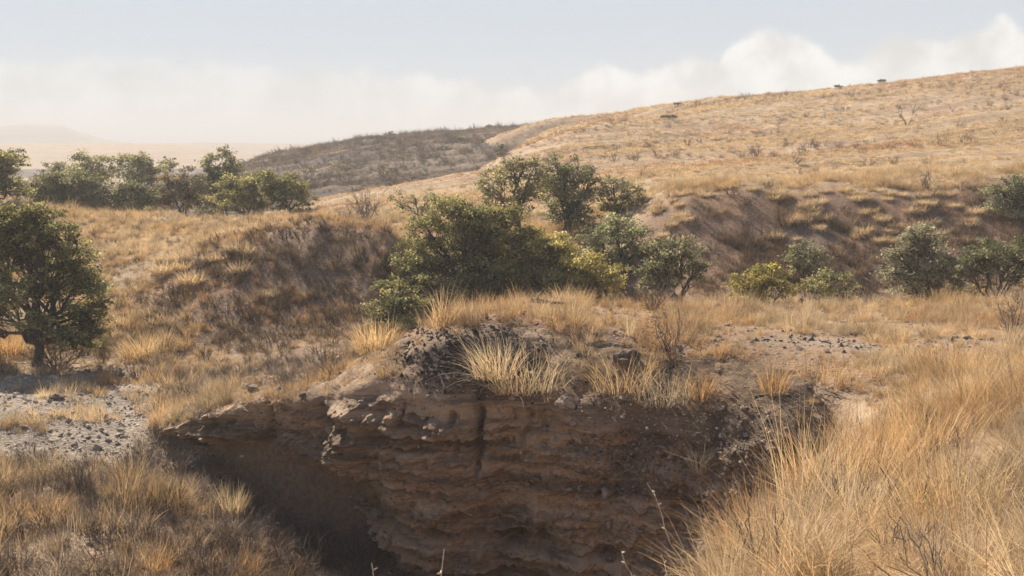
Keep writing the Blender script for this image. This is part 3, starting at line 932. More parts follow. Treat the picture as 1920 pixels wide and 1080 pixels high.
def scatter_group(coll):
    g = bpy.data.node_groups.new('scatter_' + coll.name, 'GeometryNodeTree')
    g.interface.new_socket('Geometry', in_out='INPUT', socket_type='NodeSocketGeometry')
    g.interface.new_socket('Geometry', in_out='OUTPUT', socket_type='NodeSocketGeometry')
    N, Lk = g.nodes, g.links
    gi, go = N.new('NodeGroupInput'), N.new('NodeGroupOutput')
    ci = N.new('GeometryNodeCollectionInfo'); ci.inputs['Collection'].default_value = coll
    ci.inputs['Separate Children'].default_value = True; ci.inputs['Reset Children'].default_value = True
    ip = N.new('GeometryNodeInstanceOnPoints')
    ip.inputs['Pick Instance'].default_value = True
    def attr(nm, dt):
        a = N.new('GeometryNodeInputNamedAttribute'); a.data_type = dt; a.inputs['Name'].default_value = nm
        return a.outputs['Attribute']
    Lk.new(gi.outputs[0], ip.inputs['Points']); Lk.new(ci.outputs[0], ip.inputs['Instance'])
    Lk.new(attr('which', 'INT'), ip.inputs['Instance Index'])
    Lk.new(attr('turn', 'FLOAT_VECTOR'), ip.inputs['Rotation']); Lk.new(attr('grow', 'FLOAT_VECTOR'), ip.inputs['Scale'])
    Lk.new(ip.outputs[0], go.inputs[0])
    return g


def scatter(name, coll, P, turn, grow, which, tint, label, cat):
    n = len(P)
    me = bpy.data.meshes.new(name)
    me.vertices.add(n); me.vertices.foreach_set('co', np.asarray(P, np.float32).ravel())
    a = me.attributes.new('turn', 'FLOAT_VECTOR', 'POINT'); a.data.foreach_set('vector', np.asarray(turn, np.float32).ravel())
    a = me.attributes.new('grow', 'FLOAT_VECTOR', 'POINT'); a.data.foreach_set('vector', np.asarray(grow, np.float32).ravel())
    a = me.attributes.new('which', 'INT', 'POINT'); a.data.foreach_set('value', np.asarray(which, np.int32))
    color_attr(me, 'tint', tint)
    o = put(name, me)
    md = o.modifiers.new('scatter', 'NODES'); md.node_group = scatter_group(coll)
    return tag(o, label, cat, kind='stuff')


# ------------------------------------------------------------------ trees
L4 = 'evergreen oaks across the wash'
oak('oak_tree', 'big sprawling green oak behind the cut bank, yellowing along one side of its crown', 'oak tree', 33.5, 905,
    [(858, 408, 48), (800, 425, 36), (925, 425, 46, 0.3, 0.25), (880, 455, 50), (815, 485, 46), (770, 520, 38), (905, 505, 50), (975, 470, 48, -0.3, 0.35), (1030, 480, 50, -0.2, 0.55), (1075, 505, 48, -0.5, 0.7),
     (1115, 535, 42, -0.6, 0.5), (1015, 535, 50, -1.2, 0.15), (950, 545, 45, -1.2), (855, 550, 46, -1.0), (780, 575, 46, -1.0), (735, 595, 40, -0.8), (740, 555, 30), (820, 590, 40, -1.2), (1060, 555, 40, -1.4, 0.3), (1140, 555, 26, -0.6, 0.3), (716, 600, 34, -3.4), (712, 626, 26, -3.8), (755, 618, 34, -3.4), (735, 575, 32, -2.8), (785, 610, 34, -3.0), (745, 555, 36, -1.8), (775, 585, 38, -2.4), (800, 545, 36, -1.6), (770, 480, 34, 0.2), (1000, 450, 34, 0, 0.5), (945, 400, 30, 0.4, 0.2), (1145, 515, 30, -0.2, 0.6)],
    (GREEN, OLIVE), leaf=0.078, dens=1.0, trunk_r=0.17, seed=3, fork=0.30, open_=0.04)
oak('oak_tree', 'grey-green oak with an open fork, first of three standing behind the big oak', 'oak tree', 44, 972,
    [(930, 340, 32), (965, 325, 34), (1000, 335, 30), (930, 375, 30), (985, 370, 32), (955, 395, 26), (1005, 305, 20)], (GREYG, OLIVE), leaf=0.10, dens=0.8, trunk_r=0.15, seed=5, group=L4, open_=0.12)
oak('oak_tree', 'tallest of the three grey-green oaks behind the big oak, ragged crown', 'oak tree', 45, 1062,
    [(1045, 320, 34), (1080, 330, 36), (1040, 360, 36), (1090, 370, 36), (1065, 395, 36), (1110, 345, 28), (1040, 300, 18), (1095, 405, 30), (1030, 410, 30)], (GREYG, GREEN), leaf=0.10, dens=0.8, trunk_r=0.17, seed=6, group=L4, open_=0.15)
oak('oak_tree', 'smaller grey-green oak next to the red slope, last of the three behind the big oak', 'oak tree', 45, 1155,
    [(1150, 350, 30), (1180, 365, 28), (1140, 385, 26), (1170, 395, 30), (1150, 415, 24)], (GREYG, OLIVE), leaf=0.10, dens=0.85, trunk_r=0.13, seed=7, group=L4)
oak('oak_tree', 'pale green low oak just beyond the big yellowing one', 'oak tree', 38, 1150,
    [(1115, 445, 34), (1160, 430, 34), (1195, 445, 32), (1140, 475, 34), (1185, 480, 36), (1150, 510, 36), (1195, 520, 34)], (np.array([0.22, 0.235, 0.125]), GREYG * 1.1), leaf=0.09, dens=0.85, trunk_r=0.13, seed=8, group=L4)
oak('oak_tree', 'rounded dark grey-green oak with a leaning bare foot beside the plateau edge', 'oak tree', 31, 1275,
    [(1240, 475, 32), (1280, 470, 34), (1305, 495, 28), (1250, 510, 34), (1295, 520, 26), (1220, 510, 26), (1215, 540, 26)], (GREYG * 0.9, GREEN), leaf=0.085, dens=0.85, trunk_r=0.11, seed=9, fork=0.2)
oak('shrub_oak', 'yellow-green bushy oak at the back edge of the plateau', 'shrub', 28, 1430,
    [(1400, 530, 32), (1440, 520, 32), (1470, 540, 28), (1390, 560, 28), (1430, 560, 32), (1480, 570, 22)], (np.array([0.25, 0.24, 0.10]), YELL * 0.7), leaf=0.068, dens=0.8, trunk_r=0.06, seed=10, fork=0.15)
oak('shrub_oak', 'small round grey-green oak standing above two bushes on the wash', 'shrub', 33, 1512,
    [(1500, 480, 28), (1530, 485, 26), (1512, 505, 28), (1490, 500, 18), (1515, 465, 18)], (GREYG, GREEN), leaf=0.08, dens=0.8, trunk_r=0.07, seed=11)
oak('shrub_oak', 'dark green bushy oak below the small round oak', 'shrub', 28, 1545,
    [(1530, 535, 26), (1560, 525, 28), (1590, 545, 24), (1545, 560, 26), (1580, 565, 24)], (GREEN * 1.1, OLIVE), leaf=0.075, dens=0.8, trunk_r=0.06, seed=12, fork=0.15)
oak('oak_tree', 'grey-green spreading oak in front of the red slope', 'oak tree', 31, 1760,
    [(1710, 455, 34), (1690, 490, 34), (1740, 480, 36), (1770, 500, 34), (1720, 520, 32), (1760, 535, 32), (1690, 525, 30), (1735, 440, 26), (1790, 545, 28), (1705, 550, 28), (1665, 510, 22)], (GREYG * 0.95, GREYG * 1.2), leaf=0.085, dens=0.85, trunk_r=0.08, seed=13, fork=0.15, open_=0.1)
oak('oak_tree', 'brighter green oak with bare forking limbs at the edge of the plateau', 'oak tree', 29.5, 1872,
    [(1830, 485, 32), (1870, 475, 32), (1905, 490, 30), (1930, 470, 28), (1845, 515, 28), (1890, 515, 24), (1950, 500, 34), (1800, 505, 24)], (np.array([0.105, 0.13, 0.05]), GREYG), leaf=0.075, dens=0.85, trunk_r=0.08, seed=14, fork=0.25, open_=0.1)
oak('oak_tree', 'dark oak high on the red slope, cut by the frame', 'oak tree', 38.5, 1900,
    [(1875, 360, 30), (1910, 355, 34), (1945, 360, 36), (1900, 390, 34), (1935, 395, 34), (1870, 385, 22), (1960, 385, 30)], (GREEN, GREYG), leaf=0.095, dens=0.9, trunk_r=0.12, seed=15)
oak('oak_tree', 'dark green oak with a leaning trunk beside the pale cobbles', 'oak tree', 28, 52,
    [(20, 420, 46), (75, 425, 44), (115, 450, 40), (30, 470, 44), (135, 500, 42), (160, 540, 38), (170, 580, 34), (95, 500, 40), (150, 610, 30), (-30, 450, 50), (-20, 520, 44), (60, 455, 40), (185, 600, 22), (120, 580, 26), (-40, 580, 40), (60, 400, 28), (175, 630, 26), (200, 575, 22), (130, 640, 22), (70, 545, 30), (5, 590, 28), (105, 540, 30), (-30, 630, 30), (60, 610, 30, -1.3), (110, 625, 28, -1.2), (15, 560, 36, -1.2), (150, 645, 24, -0.9), (190, 625, 20, -0.4)],
    (GREEN * 1.05, OLIVE * 0.9), leaf=0.078, dens=0.95, trunk_r=0.13, seed=16, fork=0.30, open_=0.03, base_y=27.6)
VT = 'trees in the valley beyond the grassy slope'
vt = [
    ('oak with a bare branch reaching in above the grassy slope', 50, -30, [(0, 305, 26), (30, 302, 22), (-25, 320, 34), (10, 330, 20), (20, 355, 24), (-10, 360, 34), (45, 365, 16)], (GREEN, OLIVE), .14),
    ('broad dark oak, low in the valley nearest the branching oak', 58, 120, [(95, 350, 34), (130, 340, 34), (165, 355, 30), (115, 378, 32), (160, 385, 30), (75, 375, 28), (60, 385, 26)], (GREEN, GREYG), .14),
    ('flat-topped hazy oak rising behind the broad dark oak', 80, 175, [(155, 310, 24), (185, 312, 26), (170, 328, 24), (205, 330, 20)], (GREYG, GREEN), .14),
    ('rounded hazy oak standing alone behind the valley thicket', 78, 262, [(240, 315, 24), (265, 308, 24), (290, 322, 22), (255, 330, 26), (285, 338, 20)], (GREYG, GREEN), .14),
    ('small thin hazy tree on the valley floor next to the rounded oak', 92, 316, [(312, 308, 12), (322, 314, 12), (314, 322, 11)], (GREYG, GREYG), .07),
    ('light green bushy oak in the middle of the valley thicket', 58, 230, [(205, 375, 28), (240, 365, 28), (270, 380, 26), (230, 388, 26)], (np.array([0.10, 0.12, 0.06]), GREYG), .10),
    ('brownish oak with thinning leaves in the valley thicket', 60, 345, [(320, 355, 28), (350, 345, 30), (380, 360, 26), (340, 378, 30), (300, 378, 22)], (BROWNL, GREYG), .12),
    ('tallest oak of the valley thicket, its top against the haze', 62, 412, [(395, 300, 18), (425, 298, 20), (410, 318, 24), (440, 315, 18), (405, 340, 28), (440, 345, 28), (420, 370, 32)], (GREEN, GREYG), .15),
    ('dense dark oak under the tallest one in the valley thicket', 57, 470, [(450, 350, 28), (480, 355, 30), (440, 378, 28), (485, 382, 28), (400, 385, 24)], (GREEN * 1.05, OLIVE), .12),
    ('dark rounded oak closing the valley thicket towards the brown hill', 56, 545, [(520, 345, 26), (550, 350, 26), (570, 370, 22), (525, 375, 28), (560, 385, 22)], (GREEN * 0.95, OLIVE), .12),
    ('far pale tree crown fading behind the valley thicket', 105, 100, [(90, 318, 16), (112, 312, 16), (104, 326, 16)], (GREYG, GREYG), .10),
]
for i, (lab, Y, bu, lb, tn, tr) in enumerate(vt):
    oak('oak_tree', lab, 'oak tree', Y, bu, lb, tn, leaf=0.0021 * Y, dens=1.05, trunk_r=tr, seed=30 + i, group=VT, fork=0.25, open_=0.0, wide=1.26)
oak('shrub_oak', 'pale green thicket bush between the bare shrub and the big oak', 'shrub', 48, 790,
    [(745, 380, 22), (775, 372, 22), (805, 378, 22), (830, 390, 18), (765, 395, 20), (800, 398, 20)], (GREYG, OLIVE), leaf=0.09, dens=0.7, trunk_r=0.06, seed=50, open_=0.2)
oak('juniper_bush', 'small upright dark juniper alone on the golden hill', 'juniper', 100, 938,
    [(938, 274, 7), (937, 282, 8), (938, 290, 8)], (GREEN * 0.9, GREEN), leaf=0.16, dens=1.2, trunk_r=0.06, seed=51, fork=0.1)
oak('shrub', 'dark round shrub high on the golden hill', 'shrub', 112, 1256,
    [(1248, 228, 8), (1262, 227, 8), (1255, 222, 7)], (BROWNL * 0.6, GREEN), leaf=0.18, dens=1.0, trunk_r=0.05, seed=52, fork=0.1)
for i, (u, v, Yb, lab) in enumerate([(1570, 170, 136, 'tiny dark bush on the skyline of the golden hill'), (1652, 163, 135, 'low grey bush spread along the golden hill skyline'), (1270, 200, 139, 'thin grey bush on the skyline where the hill starts to climb')]):
    oak('shrub', lab, 'shrub', Yb, u, [(u - 4, v + 3, 5), (u + 4, v + 3, 5), (u, v + 1, 5)], (BROWNL * 0.8, GREYG * 0.8), leaf=0.14, dens=0.45, trunk_r=0.04, seed=60 + i, fork=0.1, group='bushes along the golden skyline')
# scrub on the brown hill
bs = np.random.default_rng(70)
for i, (u, v, Yb, rp, lab) in enumerate([(580, 322, 120, 15, 'dim scrub bush low on the brown hill above the valley thicket'), (640, 318, 125, 17, 'dim rounded scrub bush at the foot of the brown hill'),
                                        (720, 322, 120, 14, 'dim scrub bush nearest the pale path below the brown hill'), (830, 292, 150, 16, 'dim scrub bush in the fold between brown and golden hills'),
                                        (870, 280, 165, 13, 'dim scrub bush highest in the fold beside the golden hill'), (732, 252, 208, 8, 'bush breaking the skyline of the brown hill'), (920, 240, 208, 7, 'small bush on the brown skyline close to the golden hill')]):
    oak('scrub_bush', lab, 'shrub', Yb, u, [(u - rp * .6, v, rp * .7), (u + rp * .6, v, rp * .7), (u, v - rp * .35, rp * .7)], (BROWNL * 0.95, GREYG * 0.8), leaf=0.0016 * Yb, dens=0.6, trunk_r=0.04, seed=71 + i, fork=0.1, group='scrub on the brown hill')

# ------------------------------------------------------------------ bare shrubs, log, boulder, stalks
def on_ground(u, Y, dz=0.0):
    x = pix(u, 540, Y)[0]
    # the ray's x depends a little on the height: settle it
    for _ in range(3):
        z = ground_z(x, Y)
        dep = Y * math.cos(PITCH) - (z - EYE) * math.sin(PITCH)
        x = (u - 960) / F * dep
    return (x, Y, z + dz)


tr = np.random.default_rng(90)
def bare_shrub(label, u, Y, stems, h, spread, thick=0.010, levels=2, name='bare_shrub', group=None, mat=None):
    p = on_ground(u, Y)
    o = put(name, twig_mesh(name, tr, stems, h, spread, thick, levels), mat or M_TWIG, loc=p)
    return tag(o, label, 'shrub', group)


bare_shrub('leafless brown shrub fanning out beside the dark boulder on the plateau', 1262, 16.6, 13, 1.0, 0.75, 0.012)
bare_shrub('leafless shrub at the back edge of the plateau near the leaning oak', 1225, 22.0, 12, 0.9, 0.9, 0.012)
bare_shrub('dry shrub on the plateau at the edge of the frame', 1895, 18.5, 14, 1.0, 0.9, 0.012)
bare_shrub('bare grey shrub on the rim of the mound left of the big oak', 690, 47.0, 16, 2.0, 0.7, 0.022)
bare_shrub('low bare shrub on the mound crest beside the taller one', 655, 45.0, 9, 1.3, 0.9, 0.018)
bare_shrub('leafless forked tree alone on the upper golden hill', 1700, 92.0, 3, 2.8, 0.6, 0.05, 1, 'dead_tree')
bare_shrub('dark bare thorn shrub at the top of the red slope', 1735, 42.0, 12, 1.2, 0.8, 0.014)
bare_shrub('sprawling bare shrub lower on the golden hill', 1490, 66.0, 9, 1.0, 1.4, 0.018)
bare_shrub('tangle of dead branches at the foot of the leaning oak', 105, 27.3, 16, 1.5, 2.6, 0.03, 2, 'dead_branches')
GS = 'grey twiggy shrubs in the dry wash'
for lab, u, Y, st, h in [('dense grey twiggy shrub just in front of the low earth ledge', 330, 18.3, 34, 0.85), ('grey twiggy shrub spreading under the end of the ledge', 265, 18.0, 26, 0.75), ('grey twiggy shrub at the shaded gully mouth', 420, 17.2, 24, 0.7),
                         ('grey bush at the very edge of the frame below the cobbles', 60, 16.0, 34, 0.8), ('dark grey shrub in the orange grass below the cobbles', 150, 14.8, 30, 0.75), ('brown twiggy shrub half in the gully shade', 460, 15.0, 28, 0.8),
                         ('brown bushy shrub at the bottom of the wash near the shade', 400, 12.9, 28, 0.8), ('grey shrub low in the wash beside an orange tuft', 190, 13.0, 24, 0.6), ('thin grey shrub between orange tufts at the frame bottom', 300, 13.6, 20, 0.65),
                         ('brown dry bush above the ledge in tall grass', 460, 22.8, 26, 0.8), ('dry brown shrub among grass by the cobbles', 300, 25.0, 24, 0.9)]:
    bare_shrub(lab, u, Y, st, h, 1.1, 0.006, 2, 'twiggy_shrub', GS)
bare_shrub('dark tangled shrub in the grass at the lower right', 1590, 5.9, 34, 0.42, 1.3, 0.004, 2, 'twiggy_shrub')
bare_shrub('small dark shrub buried in the grass at the right edge', 1830, 6.2, 24, 0.4, 1.3, 0.004, 2, 'twiggy_shrub')

lp = on_ground(1025, 21.0, 0.10)
lt = Tubes(); lg = np.random.default_rng(5)
lt.add(bent((-0.48, 0.05, 0.03), (0.55, -0.1, -0.02), 9, 0.015, lg), [0.075, 0.085, 0.075, 0.07, 0.06, 0.055, 0.045, 0.035, 0.02], 9)
log = put('fallen_log', lt.mesh('fallen_log'), M_LOG, loc=lp)
tag(log, 'short weathered log lying on the grassy edge of the plateau', 'log')
st_ = Tubes(); st_.add(bent((-0.3, 0, 0.08), (-0.15, 0.1, 0.32), 4, 0.03, lg), [0.035, 0.03, 0.02, 0.012], 6)
put('branch_stub', st_.mesh('branch_stub'), M_LOG, log)
log.scale = (0.8, 0.8, 0.8)


def boulder(label, u, Y, s, seed, mat, dz=0.0, name='boulder'):
    import bmesh
    r = np.random.default_rng(seed)
    bm = bmesh.new(); bmesh.ops.create_icosphere(bm, subdivisions=3, radius=0.5)
    co = np.array([v.co[:] for v in bm.verts])
    k = 1 + 0.34 * fbm(co[:, 0] * 2.4 + seed, co[:, 1] * 2.4, co[:, 2] * 2.4, octaves=5, seed=seed, gain=0.6)
    for cut in r.normal(0, 1, (5, 3)):
        cut /= np.linalg.norm(cut); q = co @ cut; k = np.where(q > 0.44, k * 0.44 / np.maximum(q, 0.01), k)
    co = co * k[:, None] * np.array(s)
    for v, c in zip(bm.verts, co): v.co = c
    me = bpy.data.meshes.new(name); bm.to_mesh(me); bm.free()
    p = on_ground(u, Y, dz)
    return tag(put(name, me, mat, loc=p), label, 'boulder')


boulder('dark rounded boulder at the rim of the plateau beside a bare shrub', 1180, 16.3, (0.56, 0.5, 0.52), 3, M_BOULDER, 0.05)
boulder('dark stone on the gravel beside the bare shrub', 1238, 16.4, (0.30, 0.26, 0.2), 4, M_BOULDER, 0.03)
boulder('pale stone half hidden in grass under the plateau rim', 1062, 15.5, (0.32, 0.28, 0.24), 6, M_STONE, 0.02)
boulder('dark low rock lying on the pale cobbles', 105, 21.6, (0.34, 0.28, 0.16), 7, M_BOULDER, 0.02)


def stalk(label, base, tip, seed, nubs=9, thick=0.004):
    r = np.random.default_rng(seed)
    b = np.array(base)
    root = empty('dry_stalk', tuple(b))
    pts = bent((0, 0, 0), np.array(tip) - b, 9, 0.012, r, 0.03)
    t = Tubes(); t.add(pts, np.linspace(thick, thick * 0.5, 9), 5)
    put('stem', t.mesh('stem'), M_STRAW, root)
    for i in range(max(3, nubs // 2)):
        t2 = Tubes()
        k = r.uniform(0.45, 1.0) * 8; a = int(k); q = pts[a] + (pts[min(a + 1, 8)] - pts[a]) * (k - a)
        d = r.normal(0, 1, 3); d[2] = abs(d[2]); d /= np.linalg.norm(d)
        t2.add([q, q + d * thick * 3, q + d * thick * 6], [thick * 0.7, thick * 1.3, thick * 0.3], 4)
        put('seed_head', t2.mesh('seed_head'), M_STRAW, root)
    return tag(root, label, 'stalk', 'dry stalks rising before the gully')


def down(u, v, Y):
    p = pix(u, v, Y); z = ground_z(p[0], p[1])
    return (p[0], p[1], min(z, p[2] - 0.15))


stalk('pale upright dry stalk at the bottom edge in front of the bank', down(815, 1120, 3.6), pix(833, 1028, 3.6), 1)
stalk('short pale stalk tip at the bottom edge left of the upright one', down(715, 1120, 3.6), pix(697, 1055, 3.6), 2)
stalk('long arching dry stalk leaning over the gully beside the grassy bank', down(1305, 1100, 4.9), pix(1213, 905, 4.9), 3, 12)
stalk('thin dry stalk curving out of the bank grass at the bottom', down(1205, 1110, 4.6), pix(1165, 1032, 4.6), 4)
stalk('thin dry stalk standing next to the orange grass at the bottom', down(1275, 1100, 4.8), pix(1240, 1040, 4.8), 5)

# ------------------------------------------------------------------ bunch grass one can tell apart
GOLD = np.array([0.55, 0.41, 0.255]); STRAW = np.array([0.62, 0.505, 0.365]); ORANGE = np.array([0.50, 0.335, 0.19]); DRAB = np.array([0.27, 0.205, 0.145]); GREYST = np.array([0.42, 0.365, 0.29]); RUST = np.array([0.30, 0.165, 0.095])


def clump_mesh(name, r, n, h, r0, tilt, droop, width, tint, seg=4, bias=(0, 0), var=0.3):
    V, Fq, bi = blades(r, n, h, r0, tilt, droop, width, seg, bias=bias)
    me = mesh_np(name, V, Fq, smooth=False)
    t = tint[None] * r.uniform(1 - var, 1 + var, (n, 1)) * (1 + r.normal(0, 0.05, (n, 3)))
    color_attr(me, 'tint', t[bi], 'FACE')
    return me


cr = np.random.default_rng(120)
def clump(label, u, Y, h, r0, tint, n=260, tilt=0.38, droop=0.5, width=0.0045, bias=(0, 0), group=None, dz=0.0, name='bunchgrass'):
    p = on_ground(u, Y, dz)
    me = clump_mesh(name, cr, n, h, r0, tilt, droop, width, np.asarray(tint), bias=bias)
    return tag(put(name, me, M_CLUMP, loc=p), label, 'grass clump', group)


NB = 'bunchgrass on the near bank'
clump('tall orange bunchgrass leaning over the gully head', 1640, 7.6, 0.72, 0.34, ORANGE * 1.0, 300, 0.34, 0.4, 0.004, group=NB)
clump('golden bunchgrass with long upright stems at the lip of the near bank', 1540, 6.8, 0.68, 0.28, GOLD * 1.0, 280, 0.32, 0.35, 0.004, group=NB)
clump('tall golden bunchgrass high on the near bank by the gully head', 1745, 9.2, 0.78, 0.42, GOLD * 1.05, 320, 0.34, 0.45, 0.005, group=NB)
clump('orange bunchgrass low on the bank edge above the dark gully', 1440, 5.5, 0.55, 0.26, ORANGE, 380, 0.4, 0.5, 0.0035, group=NB)
clump('pale grey flattened bunchgrass in the middle of the near bank', 1600, 5.4, 0.42, 0.30, GREYST, 420, 0.75, 0.9, 0.0035, group=NB)
clump('straw bunchgrass at the bottom edge between the orange and the grey clumps', 1480, 4.8, 0.42, 0.22, STRAW, 360, 0.5, 0.7, 0.003, group=NB)
clump('large golden bunchgrass near the lower corner', 1790, 5.2, 0.55, 0.30, GOLD * 1.1, 460, 0.42, 0.6, 0.0035, group=NB)
PB = 'bunchgrass along the plateau rim'
clump('straw bunchgrass drooping over the middle of the bank, longest on the rim', 985, 15.9, 0.85, 0.7, STRAW * 0.9, 340, 0.6, 0.75, 0.005, bias=(-0.3, -0.05), group=PB)
clump('straw bunchgrass hanging over the dark gravel of the dome', 925, 16.1, 0.8, 0.4, STRAW, 300, 0.55, 0.6, 0.006, bias=(-0.4, 0), group=PB)
clump('golden bunchgrass on the rim below the dark boulder', 1165, 15.85, 0.75, 0.55, GOLD * 0.9, 280, 0.5, 0.7, 0.006, bias=(-0.2, -0.05), group=PB)
clump('grey straw bunchgrass hanging down the stony part of the bank', 1240, 15.55, 0.75, 0.5, GREYST * 1.05, 220, 0.6, 0.7, 0.006, bias=(-0.3, -0.1), group=PB)
clump('short bright orange bunchgrass above the rubble', 1312, 15.5, 0.5, 0.3, ORANGE * 1.0, 170, 0.4, 0.5, 0.006, group=PB)
clump('orange bunchgrass standing alone on the rubble near the gully head', 1452, 15.2, 0.62, 0.24, ORANGE * 0.95, 150, 0.35, 0.5, 0.006, group=PB)
_i = np.argmin((proj(BV[..., 0], BV[..., 1], BV[..., 2])[0] - 1312) ** 2 + (proj(BV[..., 0], BV[..., 1], BV[..., 2])[1] - 880) ** 2)
_p = BV.reshape(-1, 3)[_i]
low_tuft = clump('pale grey tuft low on the rubble face', 1312, 15.6, 0.5, 0.14, GREYST * 1.2, 110, 0.4, 0.5, 0.006, group=PB)
low_tuft.location = tuple(_p)
clump('orange bunchgrass on the plateau before the stony patch', 1560, 15.2, 0.5, 0.6, ORANGE * 0.95, 200, 0.45, 0.6, 0.006, group=PB)
clump('bright orange bunchgrass on the plateau towards the near bank', 1795, 14.2, 0.5, 0.7, ORANGE * 1.0, 260, 0.45, 0.6, 0.006, group=PB)
WB = 'bunchgrass in the dry wash'
clump('round rusty orange tuft near the bottom of the wash', 280, 12.6, 0.42, 0.30, ORANGE * 0.95, 360, 0.6, 0.7, 0.005, group=WB)
clump('orange tuft at the lower corner of the wash', 75, 13.4, 0.45, 0.34, ORANGE, 340, 0.6, 0.7, 0.005, group=WB)
clump('rusty grass clump half in the gully shade', 445, 13.9, 0.55, 0.34, ORANGE * 0.85, 360, 0.45, 0.6, 0.005, group=WB)
clump('straw coloured tuft sunlit at the mouth of the shaded gully', 430, 16.6, 0.6, 0.3, STRAW, 320, 0.4, 0.5, 0.005, group=WB)
clump('tall straw grass above the end of the ledge', 560, 21.4, 0.9, 0.45, STRAW, 360, 0.4, 0.5, 0.007, group=WB)
clump('golden grass climbing the flank of the dome', 705, 18.8, 0.75, 0.45, GOLD * 1.15, 360, 0.4, 0.5, 0.007, group=WB)
clump('orange grass under the leaning oak at the frame edge', 8, 28.5, 0.9, 0.5, ORANGE * 1.1, 320, 0.4, 0.5, 0.009, group=WB)
clump('golden grass heap between the oak and the mound', 270, 28.3, 0.9, 0.7, GOLD * 1.1, 420, 0.5, 0.7, 0.010, group=WB)

# domed tussocks on the mound and on the red slope
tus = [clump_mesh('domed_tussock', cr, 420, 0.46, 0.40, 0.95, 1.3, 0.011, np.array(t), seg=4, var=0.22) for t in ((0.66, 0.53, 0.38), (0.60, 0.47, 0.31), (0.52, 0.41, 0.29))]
for i, (lab, u, Y, s, k) in enumerate([
        ('largest domed tussock on the mound, highest on its dark side', 428, 38.6, 1.35, 0), ('domed tussock next to the highest one on the mound', 392, 38.2, 1.1, 1), ('wide domed tussock at the lit edge of the mound', 338, 36.0, 1.2, 0),
        ('pale domed tussock below the wide one, its top in the sun', 316, 34.8, 1.45, 0), ('domed tussock touching the pale one on the mound', 345, 34.6, 1.0, 1), ('golden domed tussock lowest of the sunlit group on the mound', 362, 33.0, 1.3, 1),
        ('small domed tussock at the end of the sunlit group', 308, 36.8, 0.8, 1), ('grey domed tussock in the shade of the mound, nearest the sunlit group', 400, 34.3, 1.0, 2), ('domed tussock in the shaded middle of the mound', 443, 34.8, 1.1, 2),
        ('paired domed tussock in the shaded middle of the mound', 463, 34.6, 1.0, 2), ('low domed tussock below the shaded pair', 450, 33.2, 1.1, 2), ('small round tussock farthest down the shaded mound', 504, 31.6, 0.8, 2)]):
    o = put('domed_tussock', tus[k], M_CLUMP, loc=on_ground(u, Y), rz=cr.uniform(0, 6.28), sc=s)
    tag(o, lab, 'grass clump', 'domed tussocks on the mound')
n_t = 0
tq = np.random.default_rng(131)
while n_t < 90:
    u = tq.uniform(1225, 1835); Y = tq.uniform(34.5, 41.5)
    p = on_ground(u, Y)
    _, v = proj(np.array(p[0]), np.array(p[1]), np.array(p[2]))
    if v < 352 or v > 505: continue
    if fbm(np.array([p[0] / 5]), np.array([p[1] / 5]), octaves=2, seed=133)[0] < -0.55 + 0.6 * (v > 460): continue
    o = put('domed_tussock', tus[n_t % 3], M_CLUMP, loc=p, rz=tq.uniform(0, 6.28), sc=tq.uniform(0.45, 0.95))
    tag(o, 'pale domed grass tussock dotted over the red-brown slope under the golden hill', 'grass clump', 'pale tussocks on the red slope')
    n_t += 1

# ------------------------------------------------------------------ stones set in the bank
sr = np.random.default_rng(140)
stones = [stone_mesh('stone', sr, f) for f in (0.55, 0.65, 0.45, 0.8, 0.5, 0.7, 0.6, 0.4)]
for m_ in stones: m_.materials.append(M_STONE)
dI, dJ = np.gradient(BV, axis=0), np.gradient(BV, axis=1)
BN = np.cross(dJ, dI); BN /= np.linalg.norm(BN, axis=-1, keepdims=True) + 1e-9
BU, BVv = proj(BV[..., 0], BV[..., 1], BV[..., 2])
def bank_weight(u, v):
    dome = np.exp(-((u - 890) / 120) ** 2 - ((v - 680) / 58) ** 2)
    rub = sstep(u, 1040, 1120) * (1 - sstep(u, 1440, 1560)) * np.exp(-((v - 830 + (u - 1250) * 0.0) / 75) ** 2)
    low = 0.14 * (v > 740) * (v < 1080) * (u > 640)
    return dome, rub, low
dome, rub, low = bank_weight(BU, BVv)
wgt = (dome * 0.5 + rub * 1.4 + low + 0.35 * (BU < 640) * (BVv < 800)) * (BU > 300) * (BU < 1600)
area = np.linalg.norm(np.cross(dI, dJ), axis=-1); wgt = (wgt * area).ravel(); wgt /= wgt.sum()
for idx in sr.choice(len(wgt), 285, replace=False, p=wgt):
    p = BV.reshape(-1, 3)[idx]; nrm = BN.reshape(-1, 3)[idx]
    if nrm[1] > 0 and nrm[2] < 0: nrm = -nrm
    s = float(np.clip(sr.lognormal(math.log(0.115), 0.45), 0.06, 0.34))
    o = put('stone', stones[sr.integers(0, 8)], None, bank, loc=tuple(p + nrm * s * 0.12), sc=s)
    q = Vector(nrm.tolist()).to_track_quat('Z', 'Y')
    e = q.to_euler(); o.rotation_euler = (e.x * 0.8, e.y * 0.8, sr.uniform(0, 6.28))

